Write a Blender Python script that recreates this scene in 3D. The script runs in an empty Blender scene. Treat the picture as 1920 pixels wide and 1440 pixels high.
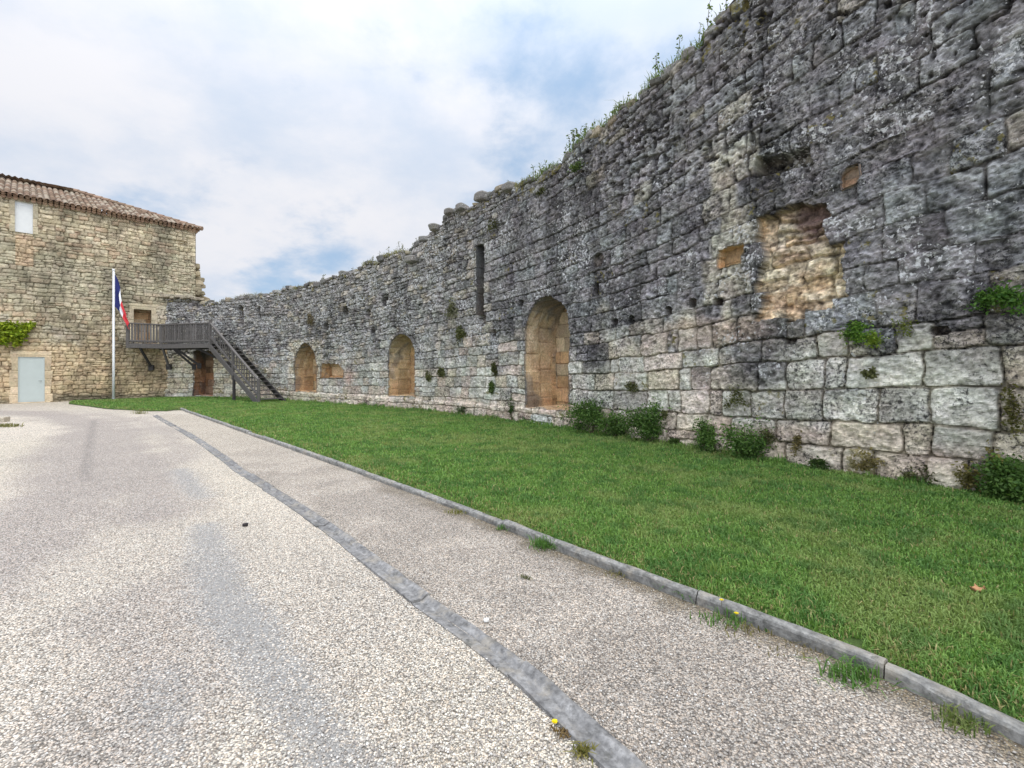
import bpy, math, random
import numpy as np
from mathutils import Vector
random.seed(7)
rng = np.random.default_rng(11)
R = math.radians
scn = bpy.context.scene
col = scn.collection

# ------------------------------------------------------------------ camera, sky, sun, exposure
EYE = 1.6
FOC = 880.0
HZ = 690.0
cam_d = bpy.data.cameras.new('camera')
cam = bpy.data.objects.new('camera', cam_d)
col.objects.link(cam)
cam.location = (0, 0, EYE)
cam.rotation_euler = (R(90), 0, 0)
cam_d.sensor_width = 36
cam_d.lens = FOC / 1920 * 36
cam_d.shift_y = -30 / 1920
cam_d.clip_end = 3000
cam_d.clip_start = 0.05
scn.camera = cam
scn.view_settings.view_transform = 'Standard'
scn.view_settings.look = 'None'
scn.view_settings.gamma = 1
scn.view_settings.exposure = 0.12
scn.cycles.max_bounces = 6
scn.cycles.diffuse_bounces = 3

SUN_EL, SUN_AZ = 58.0, (0.80, -0.60)          # elevation, horizontal direction towards the sun
w = bpy.data.worlds.new('World')
scn.world = w
w.use_nodes = True
nt = w.node_tree
nt.nodes.clear()


class G:
    """tiny node-graph helper"""
    def __init__(s, tree):
        s.t = tree

    def n(s, typ, **kw):
        nd = s.t.nodes.new(typ)
        for k, v in kw.items():
            if k[0] == '_':
                setattr(nd, k[1:], v)
        return nd

    def put(s, sock, v):
        if isinstance(v, bpy.types.NodeSocket):
            s.t.links.new(v, sock)
        elif v is not None:
            if isinstance(v, (tuple, list)) and len(v) == 3 and sock.type == 'RGBA':
                v = (*v, 1)
            sock.default_value = v

    def math(s, op, a, b=None, c=None, clamp=False):
        nd = s.t.nodes.new('ShaderNodeMath')
        nd.operation = op
        nd.use_clamp = clamp
        s.put(nd.inputs[0], a)
        s.put(nd.inputs[1], b)
        if c is not None:
            s.put(nd.inputs[2], c)
        return nd.outputs[0]

    def vmath(s, op, a, b=None):
        nd = s.t.nodes.new('ShaderNodeVectorMath')
        nd.operation = op
        s.put(nd.inputs[0], a)
        if b is not None:
            s.put(nd.inputs[1], b)
        return nd.outputs[0]

    def mix(s, f, a, b, blend='MIX'):
        nd = s.t.nodes.new('ShaderNodeMix')
        nd.data_type = 'RGBA'
        nd.blend_type = blend
        s.put(nd.inputs[0], f)
        s.put(nd.inputs[6], a)
        s.put(nd.inputs[7], b)
        return nd.outputs[2]

    def noise(s, vec, scale, detail=4, rough=0.55, dist=0.0, out=0):
        nd = s.t.nodes.new('ShaderNodeTexNoise')
        s.put(nd.inputs['Vector'], vec)
        nd.inputs['Scale'].default_value = scale
        nd.inputs['Detail'].default_value = detail
        nd.inputs['Roughness'].default_value = rough
        nd.inputs['Distortion'].default_value = dist
        return nd.outputs[out]

    def voro(s, vec, scale, feature='F1', out='Distance', rand=1.0):
        nd = s.t.nodes.new('ShaderNodeTexVoronoi')
        nd.feature = feature
        s.put(nd.inputs['Vector'], vec)
        nd.inputs['Scale'].default_value = scale
        nd.inputs['Randomness'].default_value = rand
        return nd.outputs[out]

    def step(s, v, lo, hi):
        nd = s.t.nodes.new('ShaderNodeMapRange')
        nd.interpolation_type = 'SMOOTHSTEP'
        s.put(nd.inputs['Value'], v)
        s.put(nd.inputs['From Min'], lo)
        s.put(nd.inputs['From Max'], hi)
        return nd.outputs[0]

    def ramp(s, f, stops):
        nd = s.t.nodes.new('ShaderNodeValToRGB')
        e = nd.color_ramp.elements
        while len(e) < len(stops):
            e.new(0.5)
        for i, (p, c) in enumerate(stops):
            e[i].position = p
            e[i].color = (*c, 1)
        s.put(nd.inputs[0], f)
        return nd.outputs[0]

    def attr(s, name, out=0):
        nd = s.t.nodes.new('ShaderNodeAttribute')
        nd.attribute_name = name
        return nd.outputs[out]

    def sep(s, v):
        nd = s.t.nodes.new('ShaderNodeSeparateXYZ')
        s.put(nd.inputs[0], v)
        return nd.outputs

    def comb(s, x, y, z):
        nd = s.t.nodes.new('ShaderNodeCombineXYZ')
        for i, v in enumerate((x, y, z)):
            s.put(nd.inputs[i], v)
        return nd.outputs[0]


g = G(nt)
sky = nt.nodes.new('ShaderNodeTexSky')
sky.sky_type = 'NISHITA'
sky.sun_disc = False
sky.sun_elevation = R(SUN_EL)
sky.sun_rotation = math.atan2(SUN_AZ[0], SUN_AZ[1])
sky.air_density = 1.0
sky.dust_density = 1.5
tc = nt.nodes.new('ShaderNodeTexCoord')
d = tc.outputs['Generated']
dx, dy, dz = g.sep(d)[:3]
zz = g.math('MAXIMUM', g.math('ADD', dz, 0.30), 0.05)
cp = g.comb(g.math('DIVIDE', dx, zz), g.math('DIVIDE', dy, zz), 0.0)
cp = g.vmath('ADD', cp, (3.6, 7.0, 2.0))
n1 = g.noise(cp, 2.1, 10, 0.57, 0.1)
n2 = g.noise(g.vmath('ADD', cp, (9.0, 4.0, 1.0)), 0.8, 3, 0.5)
cover = g.step(g.math('ADD', g.math('MULTIPLY', n1, 0.8), g.math('MULTIPLY', n2, 0.35)), 0.425, 0.585)
shade = g.step(g.noise(g.vmath('ADD', cp, (1.0, 2.0, 5.0)), 2.2, 8, 0.58, 0.1), 0.32, 0.68)
cloud = g.mix(shade, (0.63, 0.71, 0.84), (0.85, 0.855, 0.90))
blue = g.mix(0.68, g.mix(1.0, sky.outputs[0], (0.10, 0.10, 0.10), 'MULTIPLY'), (0.47, 0.655, 0.90))
skyc = g.mix(cover, blue, cloud)
# overcast sky: luminance rises from the horizon to the zenith, and the open sky behind the viewer is brighter
lum = g.math('ADD', 0.93, g.math('MULTIPLY', g.math('POWER', g.math('MAXIMUM', dz, 0.0), 4.0), 2.4))
lum = g.math('ADD', lum, g.math('MULTIPLY', g.math('MAXIMUM', g.math('MULTIPLY', dy, -1.0), 0.0), 1.3))
bg = nt.nodes.new('ShaderNodeBackground')
nt.links.new(skyc, bg.inputs[0])
nt.links.new(lum, bg.inputs[1])
wo = nt.nodes.new('ShaderNodeOutputWorld')
nt.links.new(bg.outputs[0], wo.inputs[0])

sun_d = bpy.data.lights.new('sun', 'SUN')
sun_d.energy = 1.5
sun_d.angle = R(22)
sun_d.color = (1.0, 0.95, 0.86)
sun = bpy.data.objects.new('sun', sun_d)
col.objects.link(sun)
ce = math.cos(R(SUN_EL))
sv = Vector((SUN_AZ[0] * ce, SUN_AZ[1] * ce, math.sin(R(SUN_EL))))
sun.rotation_euler = sv.to_track_quat('Z', 'Y').to_euler()
sun.location = (0, 0, 30)

# ------------------------------------------------------------------ numpy noise
def _h(ix, iy, iz, seed):
    h = (ix.astype(np.uint32) * np.uint32(374761393)) ^ (iy.astype(np.uint32) * np.uint32(668265263)) \
        ^ (iz.astype(np.uint32) * np.uint32(2147483647)) ^ np.uint32((seed * 1274126177) & 0xffffffff)
    h = (h ^ (h >> np.uint32(13))) * np.uint32(1274126177)
    h = (h ^ (h >> np.uint32(16))) * np.uint32(2246822519)
    h ^= h >> np.uint32(15)
    return (h & np.uint32(0xffffff)).astype(np.float32) / np.float32(0xffffff)


def vnoise(x, y, seed=0):
    x = np.asarray(x, dtype=np.float32); y = np.asarray(y, dtype=np.float32)
    fx = np.floor(x); fy = np.floor(y)
    ix = fx.astype(np.int64); iy = fy.astype(np.int64)
    u = x - fx; v = y - fy
    u = u * u * u * (u * (u * 6 - 15) + 10); v = v * v * v * (v * (v * 6 - 15) + 10)
    z = np.zeros_like(ix)
    a = _h(ix, iy, z, seed); b = _h(ix + 1, iy, z, seed)
    c = _h(ix, iy + 1, z, seed); e = _h(ix + 1, iy + 1, z, seed)
    return (a * (1 - u) + b * u) * (1 - v) + (c * (1 - u) + e * u) * v


def fbm(x, y, scale, octs=4, rough=0.5, seed=0):
    r = 0; a = 1.0; t = 0; f = scale
    for o in range(octs):
        # each octave is turned so the lattice does not show
        ca, sa = math.cos(0.7 * o + 0.4), math.sin(0.7 * o + 0.4)
        r = r + a * vnoise((x * ca - y * sa) * f + 17.3 * o, (x * sa + y * ca) * f + 5.1 * o, seed + o)
        t += a; a *= rough; f *= 2.03
    return r / t


def sstep(x, a, b):
    t = np.clip((x - a) / (b - a), 0, 1)
    return t * t * (3 - 2 * t)


def lerp(a, b, t):
    return a + (b - a) * t


def rnd(i, seed=0):
    i = np.asarray(i)
    return _h(i.astype(np.int64), i.astype(np.int64) * 7 + 3, i.astype(np.int64) * 0 + 11, seed)


def in_poly(x, y, poly):
    r = np.zeros(np.shape(x), bool)
    n = len(poly)
    for i in range(n):
        x0, y0 = poly[i]; x1, y1 = poly[(i + 1) % n]
        if y0 == y1:
            continue
        c = ((y0 > y) != (y1 > y)) & (x < (x1 - x0) * (y - y0) / (y1 - y0) + x0)
        r ^= c
    return r


def poly_dist(x, y, pts, closed=False):
    """distance to a polyline"""
    best = np.full(np.shape(x), 1e9)
    n = len(pts)
    for i in range(n if closed else n - 1):
        ax, ay = pts[i]; bx, by = pts[(i + 1) % n]
        vx, vy = bx - ax, by - ay
        t = np.clip(((x - ax) * vx + (y - ay) * vy) / (vx * vx + vy * vy + 1e-12), 0, 1)
        best = np.minimum(best, np.hypot(x - ax - vx * t, y - ay - vy * t))
    return best


# ------------------------------------------------------------------ mesh helpers
def mesh(name, v, quads=None, tris=None, mat=None, parent=None, smooth=False, attrs=None, mats=None, midx=None):
    v = np.asarray(v, dtype=np.float32).reshape(-1, 3)
    q = np.zeros((0, 4), np.int32) if quads is None else np.asarray(quads, np.int32).reshape(-1, 4)
    t = np.zeros((0, 3), np.int32) if tris is None else np.asarray(tris, np.int32).reshape(-1, 3)
    me = bpy.data.meshes.new(name)
    me.vertices.add(len(v)); me.vertices.foreach_set('co', v.ravel())
    loops = np.concatenate([q.ravel(), t.ravel()]).astype(np.int32)
    me.loops.add(len(loops)); me.loops.foreach_set('vertex_index', loops)
    me.polygons.add(len(q) + len(t))
    st = np.concatenate([np.arange(len(q)) * 4, len(q) * 4 + np.arange(len(t)) * 3]).astype(np.int32)
    me.polygons.foreach_set('loop_start', st)
    if midx is not None:
        me.polygons.foreach_set('material_index', np.asarray(midx, np.int32))
    me.polygons.foreach_set('use_smooth', np.full(len(st), smooth, bool))
    for k, a in (attrs or {}).items():
        a = np.asarray(a, dtype=np.float32)
        if a.ndim == 2 and a.shape[1] == 3:
            a = np.concatenate([a, np.ones((len(a), 1), np.float32)], 1)
        at = me.attributes.new(k, 'FLOAT_COLOR', 'POINT')
        at.data.foreach_set('color', a.ravel())
    me.update(calc_edges=True)
    me.validate()
    for m in (mats or [mat]):
        if m:
            me.materials.append(m)
    o = bpy.data.objects.new(name, me)
    col.objects.link(o)
    if parent:
        o.parent = parent
        o.matrix_parent_inverse = parent.matrix_world.inverted() if False else o.matrix_parent_inverse
    return o


def empty(name, loc=(0, 0, 0), label=None, cat=None, group=None, rz=0.0):
    o = bpy.data.objects.new(name, None)
    col.objects.link(o)
    o.location = loc
    o.rotation_euler = (0, 0, rz)
    o.empty_display_size = 0.2
    return tag(o, label, cat, group)


def tag(o, label=None, cat=None, group=None, kind=None):
    if label: o['label'] = label
    if cat: o['category'] = cat
    if group: o['group'] = group
    if kind: o['kind'] = kind
    return o


class MB:
    """collects simple solids into one mesh"""
    def __init__(s):
        s.v = []; s.q = []; s.t = []; s.c = []; s.n = 0

    def add(s, v, q=(), t=(), c=None):
        v = np.asarray(v, dtype=float).reshape(-1, 3)
        s.v.append(v)
        if len(q): s.q.append(np.asarray(q, int) + s.n)
        if len(t): s.t.append(np.asarray(t, int) + s.n)
        s.c.append(np.tile(np.asarray(c if c is not None else (0.5, 0.5, 0.5), float), (len(v), 1)) if c is None or np.ndim(c) == 1 else np.asarray(c))
        s.n += len(v)

    def bar(s, a, b, wd, ht, up=(0, 0, 1), c=None, bev=0.0):
        a = np.array(a, float); b = np.array(b, float)
        f = b - a; L = np.linalg.norm(f); f /= L
        r = np.cross(f, up)
        if np.linalg.norm(r) < 1e-6: r = np.cross(f, (1, 0, 0))
        r /= np.linalg.norm(r); u = np.cross(r, f)
        hw, hh = wd / 2, ht / 2
        if bev <= 0: bev = min(wd, ht) * 0.12
        prof = [(-hw + bev, -hh), (hw - bev, -hh), (hw, -hh + bev), (hw, hh - bev), (hw - bev, hh), (-hw + bev, hh), (-hw, hh - bev), (-hw, -hh + bev)]
        v = [p + r * x + u * y for p in (a, b) for x, y in prof]
        q = [(i, (i + 1) % 8, 8 + (i + 1) % 8, 8 + i) for i in range(8)]
        q += [(0, 7, 6, 1)[::1], (1, 6, 5, 2), (2, 5, 4, 3), (8, 9, 14, 15), (9, 10, 13, 14), (10, 11, 12, 13)]
        s.add(v, q, c=c)

    def tube(s, pts, rad, seg=6, c=None, cap=True):
        pts = np.asarray(pts, float); n = len(pts)
        rad = np.full(n, rad) if np.ndim(rad) == 0 else np.asarray(rad)
        tg = np.gradient(pts, axis=0); tg /= np.linalg.norm(tg, axis=1)[:, None] + 1e-9
        ref = np.array((0.0, 0.0, 1.0)) if abs(tg[0][2]) < 0.9 else np.array((1.0, 0, 0))
        v = []
        for i in range(n):
            r = np.cross(tg[i], ref); r /= np.linalg.norm(r) + 1e-9; u = np.cross(r, tg[i])
            for k in range(seg):
                a = 2 * math.pi * k / seg
                v.append(pts[i] + rad[i] * (r * math.cos(a) + u * math.sin(a)))
        q = [(i * seg + k, i * seg + (k + 1) % seg, (i + 1) * seg + (k + 1) % seg, (i + 1) * seg + k) for i in range(n - 1) for k in range(seg)]
        t = []
        if cap:
            v += [pts[0], pts[-1]]
            for k in range(seg):
                t.append((n * seg, (k + 1) % seg, k)); t.append((n * seg + 1, (n - 1) * seg + k, (n - 1) * seg + (k + 1) % seg))
        s.add(v, q, t, c=c)

    def stone(s, p, size, yaw=0.0, c=None, seed=0, tilt=0.0):
        """a lumpy rounded rubble stone"""
        r = np.random.default_rng(seed)
        nu, nv = 12, 7
        vs = [(0, 0, -1)]
        for j in range(1, nv):
            ph = -math.pi / 2 + math.pi * j / nv
            for i in range(nu):
                th = 2 * math.pi * i / nu
                vs.append((math.cos(ph) * math.cos(th), math.cos(ph) * math.sin(th), math.sin(ph)))
        vs.append((0, 0, 1))
        v = np.array(vs)
        v = np.sign(v) * np.abs(v) ** 0.42
        k = r.normal(size=(4, 3)) * 1.6
        f = 1 + 0.10 * sum(np.sin(v @ k[i] + i * 1.3) for i in range(4)) / 1.5
        v = v * f[:, None] * (np.array(size) / 2)
        ct, st_ = math.cos(tilt), math.sin(tilt)
        v = np.stack([v[:, 0] * ct - v[:, 2] * st_, v[:, 1], v[:, 0] * st_ + v[:, 2] * ct], 1)
        cy, sy = math.cos(yaw), math.sin(yaw)
        v = np.stack([v[:, 0] * cy - v[:, 1] * sy, v[:, 0] * sy + v[:, 1] * cy, v[:, 2]], 1) + np.array(p)
        q = []; t = []
        for j in range(nv - 2):
            for i in range(nu):
                a = 1 + j * nu + i; b = 1 + j * nu + (i + 1) % nu
                q.append((a, b, b + nu, a + nu))
        for i in range(nu):
            t.append((0, 1 + (i + 1) % nu, 1 + i))
            o = 1 + (nv - 2) * nu
            t.append((len(v) - 1, o + i, o + (i + 1) % nu))
        s.add(v, q, t, c=c)

    def build(s, name, mat, parent=None, smooth=False, msk=None):
        v = np.concatenate(s.v)
        if parent is not None:
            v = v - np.array(parent.location if parent.parent is None else parent.parent.location)
        at = {'Col': np.concatenate(s.c)}
        if msk is not None:
            at['Msk'] = np.tile(np.asarray(msk, float), (len(v), 1))
        return mesh(name, v, np.concatenate(s.q) if s.q else None, np.concatenate(s.t) if s.t else None, mat, parent, smooth, at)


def grid_quads(nu, nv):
    i = np.arange(nu * nv).reshape(nu, nv)
    return np.stack([i[:-1, :-1], i[1:, :-1], i[1:, 1:], i[:-1, 1:]], -1).reshape(-1, 4)


def gp(x, y, z=0.0):
    """ground point seen at a photo pixel"""
    dd = (EYE - z) * FOC / (y - HZ)
    return ((x - 960) / FOC * dd, dd)


# ------------------------------------------------------------------ materials
def mat_new(name):
    m = bpy.data.materials.new(name)
    m.use_nodes = True
    t = m.node_tree
    b = t.nodes['Principled BSDF']
    b.inputs['Specular IOR Level'].default_value = 0.25
    return m, G(t), b


def bump(g, b, h, strength, dist):
    nd = g.t.nodes.new('ShaderNodeBump')
    nd.inputs['Strength'].default_value = strength
    nd.inputs['Distance'].default_value = dist
    g.put(nd.inputs['Height'], h)
    g.t.links.new(nd.outputs[0], b.inputs['Normal'])


def obj_co(g):
    return g.t.nodes.new('ShaderNodeTexCoord').outputs['Object']


def stone_material(name, var=0.5, fine=22.0, tint=0.10):
    m, g, b = mat_new(name)
    p = obj_co(g)
    c = g.attr('Col')
    mk = g.sep(g.attr('Msk', 1))
    blk, wht, moss = mk[0], mk[1], mk[2]
    nA = g.noise(p, fine, 6, 0.68)
    c = g.mix(1.0, c, g.ramp(nA, [(0.22, (1 - var,) * 3), (0.5, (1, 1, 1)), (0.8, (1 + var,) * 3)]), 'MULTIPLY')
    nC = g.noise(p, 2.3, 4, 0.6, 0.0, 1)
    c = g.mix(tint, c, g.mix(1.0, c, g.vmath('MULTIPLY', nC, (2.0, 2.0, 2.0)), 'MULTIPLY'))
    # black crust lichen
    nB = g.math('ADD', g.math('MULTIPLY', g.noise(p, 21.0, 8, 0.78, 0.5), 0.78), g.math('MULTIPLY', g.noise(p, 3.1, 4, 0.6), 0.22))
    th = g.math('SUBTRACT', 0.72, g.math('MULTIPLY', blk, 0.30))
    mB = g.step(nB, th, g.math('ADD', th, 0.10))
    c = g.mix(g.math('MULTIPLY', mB, 0.9), c, (0.022, 0.021, 0.024))
    # white lichen flecks
    nW = g.noise(g.vmath('ADD', p, (3.3, 1.1, 7.7)), 17.0, 4, 0.62, 0.3)
    th = g.math('SUBTRACT', 0.78, g.math('MULTIPLY', wht, 0.24))
    mW = g.step(nW, th, g.math('ADD', th, 0.04))
    c = g.mix(g.math('MULTIPLY', mW, 0.85), c, (0.60, 0.60, 0.59))
    # moss / yellow lichen
    nM = g.noise(g.vmath('ADD', p, (9.3, 4.1, 2.7)), 7.0, 6, 0.65)
    th = g.math('SUBTRACT', 0.78, g.math('MULTIPLY', moss, 0.32))
    mM = g.step(nM, th, g.math('ADD', th, 0.08))
    c = g.mix(g.math('MULTIPLY', mM, 0.8), c, g.mix(g.noise(p, 3.0, 2), (0.10, 0.11, 0.035), (0.26, 0.20, 0.06)))
    g.t.links.new(c, b.inputs['Base Color'])
    b.inputs['Roughness'].default_value = 0.95
    b.inputs['Specular IOR Level'].default_value = 0.12
    hgt = g.math('ADD', g.math('MULTIPLY', nA, 0.6), g.math('MULTIPLY', g.noise(p, 70.0, 4, 0.65), 0.4))
    bump(g, b, hgt, 0.75, 0.03)
    return m


M_WALL = stone_material('weathered_limestone', 0.55)
M_BLD = stone_material('ochre_rubble_stone', 0.4, 14.0, 0.08)


def simple(name, c, rough=0.6, nscale=20, var=0.15, bmp=0.2, bd=0.005, attr=False, spec=0.3, dust=False):
    m, g, b = mat_new(name)
    p = obj_co(g)
    base = g.attr('Col') if attr else None
    nA = g.noise(p, nscale, 5, 0.6)
    rr = g.ramp(nA, [(0.25, (1 - var,) * 3), (0.75, (1 + var,) * 3)])
    cc = g.mix(1.0, base if attr else c, rr, 'MULTIPLY')
    if dust:
        cc = g.mix(g.math('MULTIPLY', g.step(g.noise(p, 5.0, 6, 0.7), 0.48, 0.66), 0.6), cc, (0.36, 0.32, 0.26))
        cc = g.mix(g.math('MULTIPLY', g.step(g.noise(p, 9.0, 6, 0.75), 0.56, 0.66), 0.7), cc, (0.09, 0.09, 0.08))
    g.t.links.new(cc, b.inputs['Base Color'])
    b.inputs['Roughness'].default_value = rough
    b.inputs['Specular IOR Level'].default_value = spec
    if bmp:
        bump(g, b, nA, bmp, bd)
    return m


def leaf_material(name, trans=0.35):
    m, g, b = mat_new(name)
    c = g.attr('Col')
    g.t.links.new(c, b.inputs['Base Color'])
    b.inputs['Roughness'].default_value = 0.55
    b.inputs['Specular IOR Level'].default_value = 0.25
    tr = g.t.nodes.new('ShaderNodeBsdfTranslucent')
    g.t.links.new(g.mix(1.0, c, (1.2, 1.3, 0.6), 'MULTIPLY'), tr.inputs[0])
    mx = g.t.nodes.new('ShaderNodeMixShader')
    mx.inputs[0].default_value = trans
    g.t.links.new(b.outputs[0], mx.inputs[1]); g.t.links.new(tr.outputs[0], mx.inputs[2])
    g.t.links.new(mx.outputs[0], g.t.nodes['Material Output'].inputs[0])
    return m


M_LEAF = leaf_material('leaf')
M_GRASS = leaf_material('grass_blade', 0.25)
M_STEM = simple('plant_stem', (0.10, 0.08, 0.05), 0.9, 40, 0.3, 0)


def gravel_material(name):
    """rolled stone chippings; Col = local tint, Msk.r = share of bare grey bitumen"""
    m, g, b = mat_new(name)
    p = obj_co(g)
    tint = g.attr('Col')
    bare = g.sep(g.attr('Msk', 1))[0]
    p2 = g.vmath('ADD', p, g.vmath('MULTIPLY', g.noise(p, 60, 2, 0.5, 0, 1), (0.008, 0.008, 0.0)))
    cellc = g.voro(p2, 106.0, 'F1', 'Color')
    dist = g.voro(p2, 106.0, 'F1', 'Distance')
    cs = g.sep(cellc)
    val = g.ramp(cs[0], [(0.0, (0.36, 0.345, 0.33)), (0.25, (0.74, 0.72, 0.69)), (0.6, (1.06, 1.03, 1.0)), (0.9, (1.34, 1.31, 1.27)), (1.0, (1.6, 1.6, 1.58))])
    warm = g.mix(cs[1], (1.06, 0.98, 0.92), (0.95, 1.0, 1.06))
    c = g.mix(1.0, g.mix(1.0, tint, val, 'MULTIPLY'), warm, 'MULTIPLY')
    # crevices: shade between the chippings, put into the colour
    gap = g.step(dist, 0.42, 0.72)
    c = g.mix(g.math('MULTIPLY', gap, 0.72), c, (0.085, 0.078, 0.07))
    nb = g.noise(p, 130.0, 3, 0.7)
    bm = g.step(g.math('ADD', g.math('MULTIPLY', cs[2], 0.75), g.math('MULTIPLY', nb, 0.25)), g.math('SUBTRACT', 0.98, bare), g.math('SUBTRACT', 1.08, bare))
    c = g.mix(g.math('MULTIPLY', bm, 0.85), c, g.mix(nb, (0.22, 0.215, 0.205), (0.37, 0.36, 0.345)))
    g.t.links.new(c, b.inputs['Base Color'])
    b.inputs['Roughness'].default_value = 0.9
    b.inputs['Specular IOR Level'].default_value = 0.2
    h = g.math('SUBTRACT', 1.0, g.math('POWER', dist, 1.6))
    h = g.math('ADD', h, g.math('MULTIPLY', cs[1], 0.6))
    bump(g, b, h, 0.8, 0.006)
    return m


M_GRAVEL = gravel_material('rolled_gravel')
M_PEBBLE = simple('loose_pebble', None, 0.85, 120, 0.2, 0, attr=True)
M_CONC = simple('old_concrete', (0.27, 0.265, 0.265), 0.92, 38, 0.35, 0.6, 0.008)
M_CONCV = simple('weathered_concrete', None, 0.92, 30, 0.55, 0.8, 0.012, attr=True, dust=True)
M_WOOD = None


def wood_material(name, lo, hi):
    m, g, b = mat_new(name)
    p = obj_co(g)
    n = g.noise(g.vmath('MULTIPLY', p, (9, 9, 2.0)), 4.0, 6, 0.65, 0.5)
    c = g.mix(n, lo, hi)
    c = g.mix(1.0, c, g.attr('Col'), 'MULTIPLY')
    g.t.links.new(c, b.inputs['Base Color'])
    b.inputs['Roughness'].default_value = 0.85
    bump(g, b, n, 0.4, 0.01)
    return m


M_WOOD = wood_material('grey_timber', (0.035, 0.031, 0.029), (0.20, 0.185, 0.175))
M_DARKWOOD = wood_material('dark_timber', (0.022, 0.02, 0.02), (0.075, 0.068, 0.065))
M_TILE = stone_material('clay_tile', 0.35, 18.0)
M_WHITEP = simple('white_painted_metal', (0.78, 0.79, 0.80), 0.35, 8, 0.04, 0)
M_GREYP = simple('pale_grey_painted_steel', (0.47, 0.52, 0.50), 0.5, 3, 0.05, 0.05)
M_SHUT = simple('white_painted_board', (0.66, 0.67, 0.66), 0.55, 4, 0.05, 0.05)
M_SOIL, g_, b_ = mat_new('lawn_soil')
_p = obj_co(g_)
_n = g_.noise(_p, 11, 6, 0.7)
_c = g_.mix(_n, (0.040, 0.075, 0.018), (0.10, 0.15, 0.040))
_c = g_.mix(g_.step(g_.noise(_p, 1.3, 4, 0.6), 0.5, 0.75), _c, (0.11, 0.13, 0.045))
g_.t.links.new(_c, b_.inputs['Base Color'])
b_.inputs['Roughness'].default_value = 1
bump(g_, b_, g_.noise(_p, 60, 4, 0.7), 0.8, 0.03)

# ------------------------------------------------------------------ the line of the rampart
CP = np.array([(13.0, -7.0), (10.9, -3.0), (8.9, 0.6), (7.3, 3.4), (6.02, 5.45), (5.2, 6.6), (3.65, 8.75), (1.25, 12.15), (-0.75, 14.6),
               (-4.4, 18.0), (-10.6, 22.6), (-13.6, 24.25), (-16.2, 25.15), (-18.95, 25.35)], float)


def catmull(P, n=60):
    P = np.vstack([2 * P[0] - P[1], P, 2 * P[-1] - P[-2]])
    out = []
    for i in range(1, len(P) - 2):
        t = np.linspace(0, 1, n, endpoint=False)[:, None]
        a, b, c, e = P[i - 1], P[i], P[i + 1], P[i + 2]
        out.append(0.5 * (2 * b + (c - a) * t + (2 * a - 5 * b + 4 * c - e) * t ** 2 + (3 * b - a - 3 * c + e) * t ** 3))
    return np.vstack(out + [P[-2:-1]])


pts = catmull(CP)
L = np.concatenate([[0], np.cumsum(np.hypot(*np.diff(pts, axis=0).T))])
SL = np.linspace(0, L[-1], 1600)
WX = np.interp(SL, L, pts[:, 0]); WY = np.interp(SL, L, pts[:, 1])
ker = np.exp(-0.5 * (np.arange(-60, 61) / 25.0) ** 2); ker /= ker.sum()
def _sm(a):
    pa = np.concatenate([2 * a[0] - a[60:0:-1], a, 2 * a[-1] - a[-2:-62:-1]])
    return np.convolve(pa, ker, 'valid')
WX, WY = _sm(WX), _sm(WY)
SL = np.concatenate([[0], np.cumsum(np.hypot(np.diff(WX), np.diff(WY)))])
TX = np.gradient(WX, SL); TY = np.gradient(WY, SL)
_l = np.hypot(TX, TY); TX /= _l; TY /= _l
NXa, NYa = -TY, TX                                  # towards the yard
S_END = SL[-1]
_r = WX / np.maximum(WY, 0.01)
_ok = WY > 2.0


def wall_s(x):
    r = (x - 960) / FOC
    return float(np.interp(-r, -_r[_ok], SL[_ok]))


def wall_at(x, y):
    s = wall_s(x)
    Y = float(np.interp(s, SL, WY))
    return s, EYE + (HZ - y) / FOC * Y


def wpos(s, z, out=0.0):
    s = np.asarray(s, float)
    return np.stack([np.interp(s, SL, WX) + np.interp(s, SL, NXa) * out, np.interp(s, SL, WY) + np.interp(s, SL, NYa) * out, np.broadcast_to(z, s.shape) + 0 * s], -1)


TOP = [(1380, 0), (1345, 42), (1318, 78), (1262, 128), (1225, 155), (1180, 195), (1140, 220), (1100, 250), (1060, 290), (1000, 333), (960, 352), (905, 368),
       (880, 388), (845, 398), (810, 432), (760, 468), (705, 487), (640, 514), (570, 535), (530, 545), (470, 554), (440, 559), (400, 563), (350, 561), (300, 557)]
_tp = sorted(wall_at(x, y) for x, y in TOP)
TS = np.array([0.0, _tp[0][0] - 3.5] + [a for a, _ in _tp] + [S_END + 0.5])
TZ = np.array([11.5, 10.3] + [b for _, b in _tp] + [_tp[-1][1]])
def ztop(s):
    return np.interp(s, TS, TZ)
_tsm = np.convolve(np.concatenate([[ztop(0.0)] * 150, ztop(SL), [ztop(S_END)] * 150]), np.ones(301) / 301, 'valid')
def zfan(s):
    return np.interp(s, SL, _tsm) / 8.0


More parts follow.
